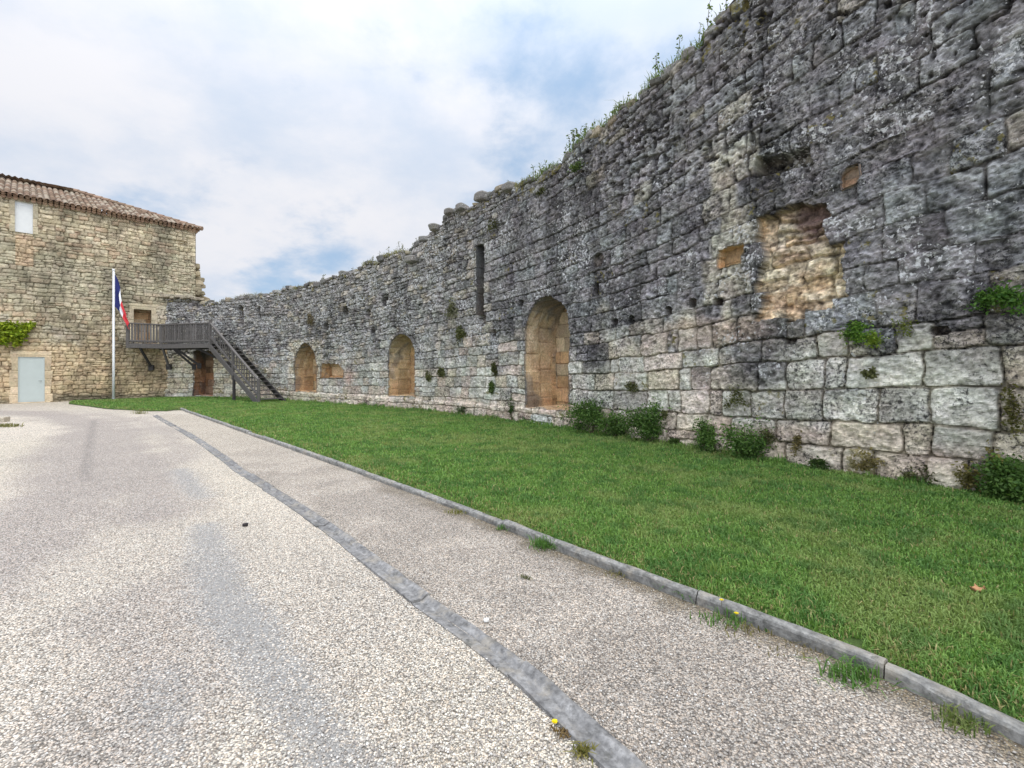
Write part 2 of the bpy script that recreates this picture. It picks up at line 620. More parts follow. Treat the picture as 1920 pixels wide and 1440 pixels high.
# ------------------------------------------------------------------ stone-laying
def lay(u, v, seed, h_lo, h_hi, w_lo, w_hi, wob=0.03, merge=0.0):
    """lay courses of stones over a (u, v) surface; returns stone id, distance to the nearest joint, random local tilt"""
    r = np.random.default_rng(seed)
    uw = u + wob * 2 * (fbm(u, v, 2.2, 3, 0.5, seed + 1) - 0.5) + 0.4 * wob * (vnoise(u * 9, v * 9, seed + 3) - .5)
    vw = v + wob * 2.2 * (fbm(u, v, 1.3, 3, 0.55, seed + 2) - 0.5) + 0.5 * wob * (vnoise(u * 8, v * 8, seed + 4) - .5)
    edges = [v.min() - 1.0]
    while edges[-1] < v.max() + 1:
        edges.append(edges[-1] + r.uniform(h_lo, h_hi))
    edges = np.array(edges)
    j = np.clip(np.searchsorted(edges, vw) - 1, 0, len(edges) - 2)
    dist = np.zeros(u.shape); sid = np.zeros(u.shape, np.int64); lu = np.zeros(u.shape); lv = np.zeros(u.shape)
    umin, umax = u.min() - 2, u.max() + 2
    for k in np.unique(j):
        m = j == k
        js = [umin + r.uniform(0, w_hi)]
        while js[-1] < umax:
            js.append(js[-1] + (r.uniform(w_lo, w_hi) if r.random() > 0.15 else r.uniform(w_lo * 0.6, w_lo)))
        js = np.array(js)
        uu, vv = uw[m], vw[m]
        i = np.clip(np.searchsorted(js, uu) - 1, 0, len(js) - 2)
        # upper edge of some stones sits a little higher or lower
        e0 = edges[k]; e1 = edges[k + 1]
        idk = k * 100003 + i
        wdt = js[i + 1] - js[i]
        du = np.minimum(uu - js[i], js[i + 1] - uu)
        dv = np.minimum(vv - e0, e1 - vv)
        # occasionally a course is split into two thin ones inside one stone
        sp = rnd(idk, seed + 9) < merge
        mid = lerp(e0, e1, 0.4 + 0.2 * rnd(idk, seed + 10))
        up = sp & (vv > mid)
        dv = np.where(sp, np.minimum(dv, np.abs(vv - mid)), dv)
        idk = np.where(up, idk + 50000017, idk)
        rr = 0.025 + 0.06 * rnd(idk, seed + 14)
        a = np.maximum(rr - du, 0); b = np.maximum(rr - dv, 0)
        dd = np.where((du < rr) & (dv < rr), rr - np.hypot(a, b), np.minimum(du, dv))
        dist[m] = dd; sid[m] = idk
        lu[m] = (uu - js[i]) / wdt - 0.5; lv[m] = (vv - e0) / (e1 - e0) - 0.5
    return sid, dist, lu, lv


def stone_height(sid, dist, lu, lv, seed, joint_w, joint_d, off, tilt):
    jd = joint_d * (0.5 + rnd(sid, seed + 1))
    h = -jd * (1 - sstep(dist, 0.0, joint_w))
    h = h - 0.16 * jd * (1 - sstep(dist, joint_w * 0.6, joint_w * 2.4))
    h = h + off * (rnd(sid, seed + 2) - 0.5) * 2
    h = h + tilt * ((rnd(sid, seed + 3) - 0.5) * lu + (rnd(sid, seed + 4) - 0.5) * lv) * 2
    return h


# ------------------------------------------------------------------ recesses (niches, slits, doorways) shared by rampart and house
def recess(name, outline, depth, pos, mat, parent, colour, msk, res=0.05, seed=0, course=0.42, arch_dark=0.0, front=0.0, splay=0.0):
    """a recess with an outline in (s, z) on a surface; pos(s, z, out) gives the point"""
    o = np.array(outline, float)
    # resample the outline
    cl = np.vstack([o, o[:1]])
    seg = np.hypot(*np.diff(cl, axis=0).T); LL = np.concatenate([[0], np.cumsum(seg)])
    n = max(12, int(LL[-1] / res))
    q = np.linspace(0, LL[-1], n, endpoint=False)
    ox = np.interp(q, LL, cl[:, 0]); oz = np.interp(q, LL, cl[:, 1])
    cx, cz = ox.mean(), (oz.min() + oz.max()) / 2
    nd = max(3, int(depth / res))
    dd = np.linspace(0, depth, nd)
    Sx = np.stack([lerp(ox, cx, splay * k / depth) for k in dd]); Sz = np.stack([lerp(oz, cz, splay * 0.3 * k / depth) for k in dd])
    D = np.repeat(dd[:, None], n, 1)
    nz = fbm(Sx * 1.7 + D * 2.1, Sz + D * 0.3, 3.0, 4, 0.55, seed)
    ins = lerp(0, 1, sstep(D, 0, 0.08))
    # stone joints on the reveal: horizontal beds every course
    bed = np.abs(((Sz / course + 0.13 * np.floor(D / 0.5)) % 1) - 0.5)
    jw = (1 - sstep(0.5 - bed, 0.0, 0.05)) * ins
    jw = np.maximum(jw, (1 - sstep(np.abs(D - (0.42 + 0.2 * rnd(np.floor(Sz / course).astype(int), seed))), 0, 0.02)) * ins)
    k = 0.035 * (nz - 0.5) * 2 * ins - 0.02 * jw
    ux, uz = cx - ox, cz - oz
    ul = np.hypot(ux, uz) + 1e-6
    P = pos(Sx + k * ux / ul, Sz + k * uz / ul, front - D)
    sid = np.floor(Sz / course).astype(int) * 7 + np.floor(D / 0.5).astype(int)
    tone = 0.72 + 0.5 * rnd(sid, seed + 5)
    C = np.array(colour)[None, None, :] * 1.12 * tone[..., None] * (0.8 + 0.4 * nz)[..., None]
    C = C * (1 - 0.35 * jw)[..., None]
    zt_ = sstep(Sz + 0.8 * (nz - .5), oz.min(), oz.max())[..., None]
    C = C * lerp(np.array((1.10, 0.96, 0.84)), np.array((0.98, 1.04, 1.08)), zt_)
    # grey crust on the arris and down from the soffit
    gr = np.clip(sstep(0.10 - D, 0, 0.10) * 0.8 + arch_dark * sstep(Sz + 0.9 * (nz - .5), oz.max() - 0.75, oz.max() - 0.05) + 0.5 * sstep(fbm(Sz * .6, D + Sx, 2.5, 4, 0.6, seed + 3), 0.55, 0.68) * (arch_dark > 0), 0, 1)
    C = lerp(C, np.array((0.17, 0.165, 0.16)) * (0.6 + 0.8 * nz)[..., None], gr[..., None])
    i = np.arange(nd * n).reshape(nd, n); i2 = np.roll(i, -1, 1)
    Q = np.stack([i[:-1], i2[:-1], i2[1:], i[1:]], -1).reshape(-1, 4)
    # back: fine grid clipped to the outline
    bs = lerp(ox, cx, splay); bz = lerp(oz, cz, splay * 0.3)
    gs = np.arange(bs.min() - res, bs.max() + res, res * 0.7); gz = np.arange(bz.min() - res, bz.max() + res, res * 0.7)
    A, B = np.meshgrid(gs, gz, indexing='ij')
    sid2, ds2, lu, lv = lay(A, B, seed + 40, course * 0.8, course * 1.1, 0.4, 0.8, 0.02)
    hb = stone_height(sid2, ds2, lu, lv, seed, 0.02, 0.02, 0.012, 0.01) + 0.03 * (fbm(A, B, 4, 4, 0.55, seed + 8) - .5)
    PB = pos(A, B, front - depth + hb)
    CB = np.array(colour)[None, None, :] * (0.65 + 0.6 * rnd(sid2, seed + 6))[..., None] * (0.75 + 0.5 * fbm(A, B, 5, 4, 0.6, seed + 9))[..., None]
    CB = CB * (0.65 + 0.35 * sstep(ds2, 0, 0.02))[..., None]
    CB = CB * np.where((rnd(sid2, seed + 7) > 0.6)[..., None], np.array((0.98, 0.82, 0.68)), np.array((1.05, 1.06, 1.08)))
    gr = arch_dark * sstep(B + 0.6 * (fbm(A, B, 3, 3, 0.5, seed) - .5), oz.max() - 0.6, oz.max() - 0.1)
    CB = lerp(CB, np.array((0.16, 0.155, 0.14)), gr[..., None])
    QB = grid_quads(*A.shape)
    ins_ = in_poly(A, B, list(zip(bs, bz))).ravel()
    keep = ins_[QB].any(1)
    QB = QB[keep] + nd * n
    V = np.concatenate([P.reshape(-1, 3), PB.reshape(-1, 3)])
    CC = np.concatenate([C.reshape(-1, 3), CB.reshape(-1, 3)])
    MK = np.tile(np.array(msk, float), (len(V), 1))
    Q = np.concatenate([Q[:, ::-1], QB])
    used = np.unique(Q); re = np.full(len(V), -1); re[used] = np.arange(len(used))
    if parent is not None:
        V = V - np.array(parent.location)
    return mesh(name, V[used], re[Q], None, mat, parent, False, {'Col': CC[used], 'Msk': MK[used]})


def arch_outline(s0, s1, z0, z1, pointed=0.0, n=14):
    c = (s0 + s1) / 2; r = (s1 - s0) / 2
    rise = min(r * (1 + pointed), z1 - z0 - 0.1)
    zs = z1 - rise
    o = [(s0, z0), (s1, z0)]
    for k in range(n + 1):
        a = math.pi * k / n
        x = math.cos(a); y = math.sin(a) ** (1.0 if not pointed else 0.9)
        if pointed: y = y * (1 - 0.12 * abs(x))
        o.append((c + r * x, zs + rise * y))
    return o


def pix_arch(x0, x1, yt, yb, pointed=0.0):
    a, _ = wall_at(x0, yt); b, _ = wall_at(x1, yt)
    cx = (x0 + x1) / 2
    _, zt = wall_at(cx, yt); _, zb = wall_at(cx, yb)
    return arch_outline(min(a, b), max(a, b), zb, zt, pointed)


def pix_rect(x0, x1, yt, yb):
    cx = (x0 + x1) / 2
    a, zt = wall_at(x0, yt); b, _ = wall_at(x1, yt)
    zt = wall_at(cx, yt)[1]; zb = wall_at(cx, yb)[1]
    s0, s1 = min(a, b), max(a, b)
    return [(s0, zb), (s1, zb), (s1, zt), (s0, zt)]


def pix_poly(pp):
    return [wall_at(x, y) for x, y in pp]


OCHRE = (0.53, 0.41, 0.27)
RECESS = [
    # name, outline, depth, colour, mask, arch_dark, label
    ('arched_niche', pix_arch(985, 1068, 555, 768), 1.15, OCHRE, (0.25, 0.1, 0.1), 0.9, 'tallest arched niche of warm ochre stone'),
    ('arched_niche', pix_arch(728, 778, 625, 743), 1.05, (0.53, 0.42, 0.27), (0.15, 0.05, 0.1), 0.35, 'middle round-arched ochre niche'),
    ('arched_niche', pix_arch(552, 594, 642, 735, 0.25), 0.95, (0.52, 0.38, 0.23), (0.2, 0.05, 0.05), 0.45, 'far niche under a slightly pointed arch'),
    ('blind_doorway', pix_rect(362, 402, 657, 742), 0.9, (0.34, 0.22, 0.14), (0.45, 0.05, 0.2), 0.7, 'dark blocked doorway under the timber landing'),
    ('slit_window', pix_rect(893, 909, 458, 592), 1.3, (0.12, 0.115, 0.11), (0.6, 0.1, 0.0), 0.3, None),  # near-black colour paints in the shade deep inside the slit
    ('wall_hole', pix_rect(1345, 1392, 462, 500), 0.26, (0.64, 0.46, 0.26), (0.05, 0.0, 0.0), 0.0, 'square ochre hole left of the bare rubble panel'),
    ('low_recess', pix_poly([(600, 709), (643, 709), (644, 694), (636, 682), (602, 681)]), 0.45, (0.54, 0.38, 0.22), (0.1, 0.05, 0.0), 0.15, 'low ochre recess beside the far niche'),
    ('wall_hole', pix_poly([(1578, 358), (1608, 340), (1612, 304), (1588, 312), (1572, 330)]), 0.20, (0.58, 0.44, 0.34), (0.2, 0.0, 0.05), 0.2, 'ragged hole above the bare rubble panel'),
]

def ragged(o, amp, seed):
    o = np.array(o, float); cl = np.vstack([o, o[:1]])
    LL = np.concatenate([[0], np.cumsum(np.hypot(*np.diff(cl, axis=0).T))])
    q = np.linspace(0, LL[-1], max(24, int(LL[-1] / 0.04)), endpoint=False)
    a = np.interp(q, LL, cl[:, 0]); b = np.interp(q, LL, cl[:, 1])
    blockn = rnd(np.floor(b / 0.30).astype(int) + np.floor(a / 0.30).astype(int) * 57, seed) - .5
    k = amp * (1.2 * blockn + 1.6 * (fbm(a, b, 4, 3, 0.6, seed) - .5))
    cx, cz = a.mean(), (b.min() + b.max()) / 2
    dx_, dz_ = a - cx, b - cz; l = np.hypot(dx_, dz_) + 1e-6
    return list(zip(a + dx_ / l * k, b + dz_ / l * k))
RECESS = [(r_[0], ragged(r_[1], 0.045 if r_[0] != 'slit_window' else 0.02, 50 + i_), *r_[2:]) for i_, r_ in enumerate(RECESS)]

# ------------------------------------------------------------------ rampart wall
rampart = empty('rampart_wall', tuple(wpos(wall_s(1300), 0.0)), 'long curving weathered stone rampart with arched niches, dark above and pale at its foot', 'wall')
sg = [0.0]
while sg[-1] < S_END:
    x, y = np.interp(sg[-1], SL, WX), np.interp(sg[-1], SL, WY)
    dist = math.hypot(x, y)
    vis = y > 3.0 and x / y < 1.3
    sg.append(sg[-1] + (max(0.012, 0.0019 * dist) if vis else 0.07))
sg[-1] = S_END
sg = np.array(sg)
DZ = 0.019
zg = np.arange(-0.15, 11.6, DZ)
S, Z = np.meshgrid(sg, zg, indexing='ij')
fan = zfan(S)
Cc = Z / fan * (0.93 + 0.07 * fan)
# two kinds of masonry
a_id, a_d, a_lu, a_lv = lay(S, Cc, 101, 0.29, 0.45, 0.34, 0.95, 0.048, 0.05)
r_id, r_d, r_lu, r_lv = lay(S, Cc, 202, 0.15, 0.30, 0.16, 0.50, 0.10, 0.22)
s900, s700, s500, s1250 = wall_s(900), wall_s(700), wall_s(500), wall_s(1250)
nb = fbm(S, Z, 0.8, 4, 0.55, 5)
zr = np.interp(S, [s1250, s900 - 1.0, s900 + 2, s700, s500, S_END], [9.5, 6.6, 3.6, 2.4, 1.9, 2.4])
zr = zr + 1.2 * (nb - 0.5)
rub = Z > zr
jvis = 0.45 + 0.55 * sstep(fbm(S, Z, 1.6, 3, 0.5, 44) + 0.30 * (Z < 2.4), 0.36, 0.54)
h_a = stone_height(a_id, a_d * 1.0, a_lu, a_lv, 1, 0.020, 0.044, 0.011, 0.024)
h_a = h_a + (1 - jvis) * 0.8 * 0.05 * (1 - sstep(a_d, 0.0, 0.024))
h_r = stone_height(r_id, r_d, r_lu, r_lv, 2, 0.022, 0.040, 0.022, 0.03)
H = np.where(rub, h_r, h_a)
sid = np.where(rub, r_id + 777, a_id)
jd = np.where(rub, r_d, a_d)
f1 = fbm(S, Z, 5.0, 5, 0.58, 31)
f2 = fbm(S, Z, 1.1, 4, 0.5, 47)
f3 = fbm(S, Z, 14.0, 3, 0.6, 53)
low = 1 - sstep(Z + 1.5 * (f2 - 0.5) + 1.0 * (rnd(sid, 70) - .5) * (Z > 0.7), 1.45, 2.55)
low = low * (1 - 0.25 * sstep(S, s900, s700))
f4 = fbm(S * 0.55, Z, 20.0, 3, 0.6, 57)
H = H + 0.030 * (f1 - 0.5) + lerp(0.060, 0.045, low) * (f3 - 0.5) + lerp(0.040, 0.032, low) * (f4 - .5)
H = H + 0.07 * (f2 - 0.5)
# eroded sockets high on the wall
up_near = (1 - sstep(S, wall_s(1300), wall_s(1000))) * sstep(Z, 4.3, 6.0)
pn = vnoise(S * 9 + 2 * f2, Z * 13, 90); pn2 = vnoise(S * 6.5 + 3, Z * 10, 91); pz = fbm(S, Z, 0.7, 2, 0.5, 92)
pit = sstep(np.maximum(pn, pn2 * 0.97) + 0.35 * (pz - .5), 0.78, 0.88) * (0.08 + 0.92 * up_near) * (1 - low)
H = H - 0.085 * pit
# stones weathered away behind the face
dec = sstep(rnd(sid, 61) + 0.25 * (f2 - 0.5), 0.93, 0.97) * sstep(jd, 0.0, 0.05)
H = H - 0.05 * dec * (0.5 + f1)

# shallow features -----------------------------------------------------
panel = pix_poly([(1413, 602), (1425, 500), (1432, 410), (1488, 386), (1545, 383), (1553, 425), (1566, 458), (1572, 520), (1577, 590), (1540, 594)])
pd = poly_dist(S, Z, panel, True) * np.where(in_poly(S, Z, panel), 1, -1) + 0.20 * (f1 - 0.5) + 0.22 * (rnd(a_id, 77) - .5)
pm = sstep(pd, -0.008, 0.012)
p_id, p_d, p_lu, p_lv = lay(S + 0.15 * f2, Z, 303, 0.20, 0.40, 0.24, 0.6, 0.10, 0.25)
h_p = -0.24 + 0.07 * (f1 - 0.5) + 0.035 * (fbm(S, Z * 1.8, 7, 4, 0.6, 71) - 0.5) * 2 + 0.05 * (f3 - .5) + 0.075 * sstep(p_d, 0, 0.05) * (rnd(p_id, 9) > 0.35)
H = lerp(H, h_p, pm)
miss = pix_poly([(1408, 336), (1418, 296), (1516, 274), (1526, 308)])
md = poly_dist(S, Z, miss, True) * np.where(in_poly(S, Z, miss), 1, -1) + 0.08 * (f1 - 0.5)
mm = sstep(md, -0.01, 0.06)
H = H - 0.32 * mm
HOLES = [(1120, 488, 0.17, 0.16, 0.10), (1118, 541, 0.08, 0.13, 0.3), (1152, 604, 0.09, 0.08, 0.3), (1183, 600, 0.10, 0.09, 0.28), (1253, 582, 0.08, 0.08, 0.25),
         (1297, 568, 0.08, 0.09, 0.2), (1345, 566, 0.09, 0.07, 0.2), (690, 588, 0.16, 0.16, 0.35), (648, 583, 0.17, 0.20, 0.4), (720, 565, 0.15, 0.20, 0.35),
         (700, 622, 0.12, 0.20, 0.3), (610, 612, 0.16, 0.18, 0.3), (485, 585, 0.14, 0.30, 0.35), (452, 590, 0.2, 0.5, 0.22), (975, 571, 0.09, 0.14, 0.2), (925, 625, 0.10, 0.12, 0.2),
         (905, 600, 0.16, 0.2, 0.15), (1600, 610, 0.08, 0.06, 0.15), (1480, 640, 0.08, 0.05, 0.15), (1760, 620, 0.10, 0.06, 0.15), (560, 600, 0.12, 0.14, 0.3), (515, 600, 0.12, 0.14, 0.3)]
hole = np.zeros(S.shape)
for (hx, hy, a, b, dp) in HOLES:
    s_, z_ = wall_at(hx, hy)
    e = (np.abs((S - s_) / a) ** 3 + np.abs((Z - z_) / b) ** 3) + 0.8 * (f1 - .5)
    m = 1 - sstep(e, 0.75, 1.15)
    H = H - dp * m
    hole = np.maximum(hole, m)
# plinth step at the far foot and battered foot
H = H + 0.05 * (1 - sstep(Z + 0.1 * (f2 - .5), 0.42, 0.50)) * sstep(S, wall_s(1075), wall_s(1040))
for (xa, xb) in ((340, 362), (402, 424)):              # pale jambs beside the blind doorway
    sa, sb = sorted((wall_s(xa), wall_s(xb)))
    H = H + 0.07 * (sstep(S, sa - .03, sa + .03) * (1 - sstep(S, sb - .03, sb + .03))) * (1 - sstep(Z, 2.2, 2.35))
# ragged top
tz = ztop(sg) + 0.16 * (rnd(np.floor(sg / 0.37 + 0.4 * vnoise(sg * 2, sg * 0, 3)).astype(int), 7) - 0.5) + 0.22 * (fbm(sg, sg * 0 + 2, 0.9, 3, 0.5, 8) - 0.5)
TOPZ = tz[:, None]
H = H - 0.10 * sstep(Z, TOPZ - 0.16, TOPZ) ** 2 + 0.05 * sstep(Z, TOPZ - 0.6, TOPZ - 0.3) * (rnd(sid, 33) - 0.4)

# colour -----------------------------------------------------------------
def C3(c): return np.array(c, float)
t1 = rnd(sid, 21)[..., None]; t2 = rnd(sid, 22)[..., None]; t3 = rnd(sid, 23)[..., None]
dark = lerp(C3((0.180, 0.171, 0.171)), C3((0.255, 0.244, 0.241)), t1)
dark = lerp(dark, C3((0.26, 0.272, 0.268)), 0.55 * (t2 > 0.78))
dark = lerp(dark, C3((0.37, 0.33, 0.26)), 0.55 * (t3 > 0.92))
far_up = lerp(C3((0.195, 0.188, 0.178)), C3((0.36, 0.345, 0.32)), t1)
far_up = lerp(far_up, C3((0.40, 0.35, 0.27)), 0.6 * (t3 > 0.85))
fm = sstep(S + 3 * (nb - .5), wall_s(1000), wall_s(800))[..., None]
upc = lerp(dark, far_up, fm)
pale = lerp(C3((0.41, 0.39, 0.335)), C3((0.66, 0.635, 0.555)), t1)
pale = lerp(pale, C3((0.60, 0.50, 0.36)), 0.6 * (t2 > 0.74))
pale = lerp(pale, C3((0.56, 0.44, 0.37)), 0.6 * (t3 > 0.85))
colr = lerp(upc, pale, low[..., None])
foot = (1 - sstep(Z + 0.5 * (f2 - 0.5) + 0.25 * (t3[..., 0] - .5), 0.42, 0.75))
colr = lerp(colr, lerp(C3((0.58, 0.45, 0.36)), C3((0.70, 0.61, 0.49)), t2), 0.85 * foot[..., None])
# pale vertical band of repaired blocks left of the panel
sb0, sb1 = wall_s(1396), wall_s(1338)
band = sstep(S + 0.5 * (t2[..., 0] - .5), sb0 - 0.08, sb0 + 0.06) * (1 - sstep(S + 0.5 * (t3[..., 0] - .5), sb1 - 0.05, sb1 + 0.1)) * sstep(Z, 1.9, 2.4) * (1 - sstep(Z, 5.3, 6.0))
colr = lerp(colr, lerp(C3((0.38, 0.345, 0.275)), C3((0.50, 0.47, 0.40)), t1), 0.9 * band[..., None])
# brown band under the panel
s2 = wall_s(1340)
brn = (1 - sstep(np.abs(Z - 2.25 + 0.03 * (S - s2)) + 0.3 * (f2 - .5), 0.1, 0.35)) * (1 - sstep(np.abs(S - s2), 0.6, 1.4))
colr = lerp(colr, C3((0.40, 0.31, 0.25)), 0.7 * brn[..., None])
# fresh broken rubble in the panel
pc = lerp(C3((0.58, 0.45, 0.30)), C3((0.74, 0.645, 0.48)), rnd(p_id, 4)[..., None])
pc = lerp(pc, C3((0.52, 0.36, 0.22)), 0.75 * sstep(fbm(S, Z, 2.4, 3, 0.5, 75), 0.45, 0.68)[..., None])
pc = pc * (0.55 + 0.45 * sstep(p_d, 0, 0.03))[..., None] * (0.8 + 0.4 * f1)[..., None]
colr = lerp(colr, pc, pm[..., None])
st_, zt_ = wall_at(1515, 400)
stain = np.exp(-((S - st_) / 0.28) ** 2 - ((Z - zt_) / 0.42) ** 2) * pm
colr = lerp(colr, C3((0.13, 0.085, 0.075)), np.clip(1.5 * stain * (0.4 + f1), 0, 0.9)[..., None])
colr = lerp(colr, C3((0.24, 0.22, 0.165)), 0.75 * mm[..., None])
# low rubble infill below the low recess
infill = in_poly(S, Z, pix_rect(599, 642, 710, 738)).astype(float)
colr = lerp(colr, lerp(C3((0.52, 0.46, 0.38)), C3((0.66, 0.62, 0.56)), t2), 0.85 * infill[..., None])
red = np.exp(-((S - wall_s(653)) / 0.35) ** 2 - ((Z - wall_at(653, 707)[1]) / 0.35) ** 2)
colr = lerp(colr, C3((0.47, 0.30, 0.25)), 0.8 * red[..., None])
# pale dressed frame round the far niche
for (xa, xb, ya, yb, sx) in ((540, 604, 632, 742, 0.8), (300, 470, 660, 748, 1.0)):
    rc = pix_rect(xa, xb, ya, yb); s_a, z_a = rc[0]; s_b, z_b = rc[2]
    fr = sstep(S, s_a - .1, s_a + .1) * (1 - sstep(S, s_b - .1, s_b + .1)) * (1 - sstep(Z, z_b - .3, z_b))
    colr = lerp(colr, lerp(C3((0.50, 0.43, 0.30)), C3((0.60, 0.56, 0.47)), t1), sx * fr[..., None])
blkp = in_poly(S, Z, pix_rect(998, 1036, 776, 806)).astype(float)
colr = lerp(colr, C3((0.60, 0.61, 0.58)), 0.85 * blkp[..., None])
# joints keep earth and old mortar
jm = (1 - sstep(jd, 0.004, 0.026)) * np.where(rub, 1.0, 0.35 + 0.65 * jvis)
colr = lerp(colr, lerp(C3((0.085, 0.078, 0.07)), C3((0.20, 0.17, 0.12)), low[..., None]), (0.75 * jm * (1 - pm))[..., None])
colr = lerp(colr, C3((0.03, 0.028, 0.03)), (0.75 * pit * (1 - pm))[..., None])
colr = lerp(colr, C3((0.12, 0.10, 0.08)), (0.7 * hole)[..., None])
# large water runs and bleached areas
run = fbm(S * 1.6, Z * 0.28, 1.0, 4, 0.55, 81)
colr = colr * (1 - 0.38 * sstep(run, 0.52, 0.72) * (1 - pm) * (1 - 0.7 * low))[..., None]
colr = colr * (0.70 + 0.60 * fbm(S, Z, 2.0, 4, 0.6, 83))[..., None]
salt = lerp(1.25, 0.45, low * 0.85)
colr = colr * (1 + salt * 1.5 * (f3 - .5) + salt * 1.1 * (f4 - .5)).clip(0.25, 2)[..., None]
# masks for the crusts
big = fbm(S, Z, 0.55, 4, 0.55, 85)
blk = 0.68 * (1 - low) + (0.16 + 0.42 * (rnd(sid, 25) > 0.45)) * low + 0.5 * (rnd(sid, 26) > 0.88) + 0.9 * (big - 0.5)
a_s, a_z = wall_at(1095, 625)
blk = blk + 0.7 * np.exp(-((S - a_s) / 0.55) ** 2 - ((Z - a_z) / 0.9) ** 2)
a_s, a_z = wall_at(752, 585)
blk = blk + 0.6 * np.exp(-((S - a_s) / 0.9) ** 2 - ((Z - a_z) / 0.9) ** 2)
a_s, a_z = wall_at(820, 500)
blk = blk + 0.45 * np.exp(-((S - a_s) / 1.8) ** 2 - ((Z - a_z) / 0.9) ** 2)
blk = (blk + 0.22 * low) * (1 - 0.9 * pm) * (1 - 0.75 * band) * (1 - 0.35 * fm[..., 0] * (1 - low))
wht = (0.56 + 0.3 * (rnd(sid, 27) - .5) + 1.8 * (fbm(S, Z, 1.7, 4, 0.6, 29) - .5)) * (1 - pm) * (1 - 0.4 * low) + 0.25 * fm[..., 0]
mos = 0.18 * (1 - pm) + 0.65 * sstep(Z, TOPZ - 0.5, TOPZ) + 0.25 * foot + 0.5 * (rnd(sid, 28) > 0.9)
MK = np.stack([np.clip(blk, 0, 0.80), np.clip(wht, 0, 1.1), np.clip(mos, 0, 1)], -1)

nS, nZ = S.shape
Zc = np.minimum(Z, TOPZ)
V = np.stack([np.interp(S, SL, WX) + np.interp(S, SL, NXa) * H, np.interp(S, SL, WY) + np.interp(S, SL, NYa) * H, Zc], -1).reshape(-1, 3)
Q = grid_quads(nS, nZ)
keep = (Z.ravel()[Q].min(1) < TOPZ.repeat(nZ, 1).ravel()[Q].min(1) - 0.0)
Sq = S.ravel()[Q]; Zq = Z.ravel()[Q]
for rc in RECESS:
    o = np.array(rc[1]); bb = (o.min(0), o.max(0))
    cand = np.where((Sq[:, 0] < bb[1][0]) & (Sq[:, 2] > bb[0][0]) & (Zq[:, 0] < bb[1][1]) & (Zq[:, 2] > bb[0][1]))[0]
    allin = np.ones(len(cand), bool)
    for k in range(4):
        allin &= in_poly(Sq[cand, k], Zq[cand, k], rc[1])
    keep[cand[allin]] = False
Q = Q[keep]
colf = colr.reshape(-1, 3); MKf = MK.reshape(-1, 3)
used = np.unique(Q); re = np.full(len(V), -1, np.int64); re[used] = np.arange(len(used))
V = V[used]; Q = re[Q]; colf = colf[used]; MKf = MKf[used]
# cap and back of the wall
dep = np.array([0.06, 0.2, 0.4, 0.65, 0.95, 1.25, 1.45, 1.5, 1.5])
SC, DC = np.meshgrid(sg[::2], dep, indexing='ij')
zc = np.interp(SC, sg, tz)
zcap = zc - 0.02 + 0.28 * (fbm(SC, DC, 2.2, 4, 0.55, 15) - 0.45) * sstep(DC, 0.05, 0.3) - 0.5 * sstep(DC, 1.2, 1.5)
zcap[:, -1] = -0.15
VC = np.stack([np.interp(SC, SL, WX) - np.interp(SC, SL, NXa) * (DC), np.interp(SC, SL, WY) - np.interp(SC, SL, NYa) * (DC), zcap], -1).reshape(-1, 3)
QC = grid_quads(*SC.shape)[:, ::-1] + len(V)
cc = lerp(C3((0.15, 0.145, 0.13)), C3((0.30, 0.28, 0.22)), fbm(SC, DC, 3, 3, 0.5, 16)[..., None]).reshape(-1, 3)
mkc = np.tile(C3((0.5, 0.4, 0.6)), (len(VC), 1))
# loose stones that make the ragged crest
mb = MB()
rs = np.random.default_rng(5)
s = wall_s(1500)
while s < S_END - 0.2:
    x, y = float(np.interp(s, SL, TX)), float(np.interp(s, SL, TY))
    sz = rs.uniform(0.12, 0.27) * (1.0 if rs.random() > 0.1 else 1.35)
    p = wpos(s, float(np.interp(s, sg, tz)) + rs.uniform(-0.10, 0.0), -rs.uniform(0.05, 0.16))
    c = C3((0.19, 0.183, 0.17)) * rs.uniform(0.6, 1.5)
    if rs.random() < 0.12: c = C3((0.36, 0.31, 0.23)) * rs.uniform(0.7, 1.1)
    mb.stone(p, (sz * rs.uniform(1.0, 1.7), sz * 1.2, sz * rs.uniform(0.55, 0.85)), math.atan2(y, x) + rs.normal() * 0.15, c, rs.integers(1e6), rs.normal() * 0.12)
    s += sz * rs.uniform(0.7, 1.7)
for (px, py, szx, szz) in ((868, 390, 0.34, 0.22), (846, 398, 0.28, 0.2), (818, 428, 0.38, 0.24), (905, 370, 0.42, 0.26), (303, 552, 0.32, 0.24), (309, 556, 0.26, 0.18), (318, 555, 0.36, 0.20), (327, 558, 0.25, 0.16), (336, 556, 0.33, 0.17), (346, 559, 0.28, 0.15), (354, 557, 0.36, 0.18), (366, 560, 0.25, 0.15), (305, 562, 0.3, 0.18), (374, 561, 0.3, 0.16), (775, 487, 0.55, 0.28), (955, 352, 0.4, 0.25)):
    s, z = wall_at(px, py)
    mb.stone(wpos(s, z, 0.0 if px != 775 else 0.05), (szx, 0.45, szz), math.atan2(np.interp(s, SL, TY), np.interp(s, SL, TX)), C3((0.22, 0.21, 0.19)) if px > 400 else C3((0.33, 0.29, 0.22)), int(px), 0.0)
VS = np.concatenate(mb.v); nV = len(V) + len(VC)
allV = np.concatenate([V, VC, VS]) - np.array(rampart.location)
allQ = np.concatenate([Q[:, ::-1], QC[:, ::-1], np.concatenate(mb.q) + nV])
mesh('masonry', allV, allQ, np.concatenate(mb.t) + nV, M_WALL, rampart, False,
     {'Col': np.concatenate([colf, cc, np.concatenate(mb.c)]), 'Msk': np.concatenate([MKf, mkc, np.tile(C3((0.5, 0.6, 0.45)), (len(VS), 1))])})
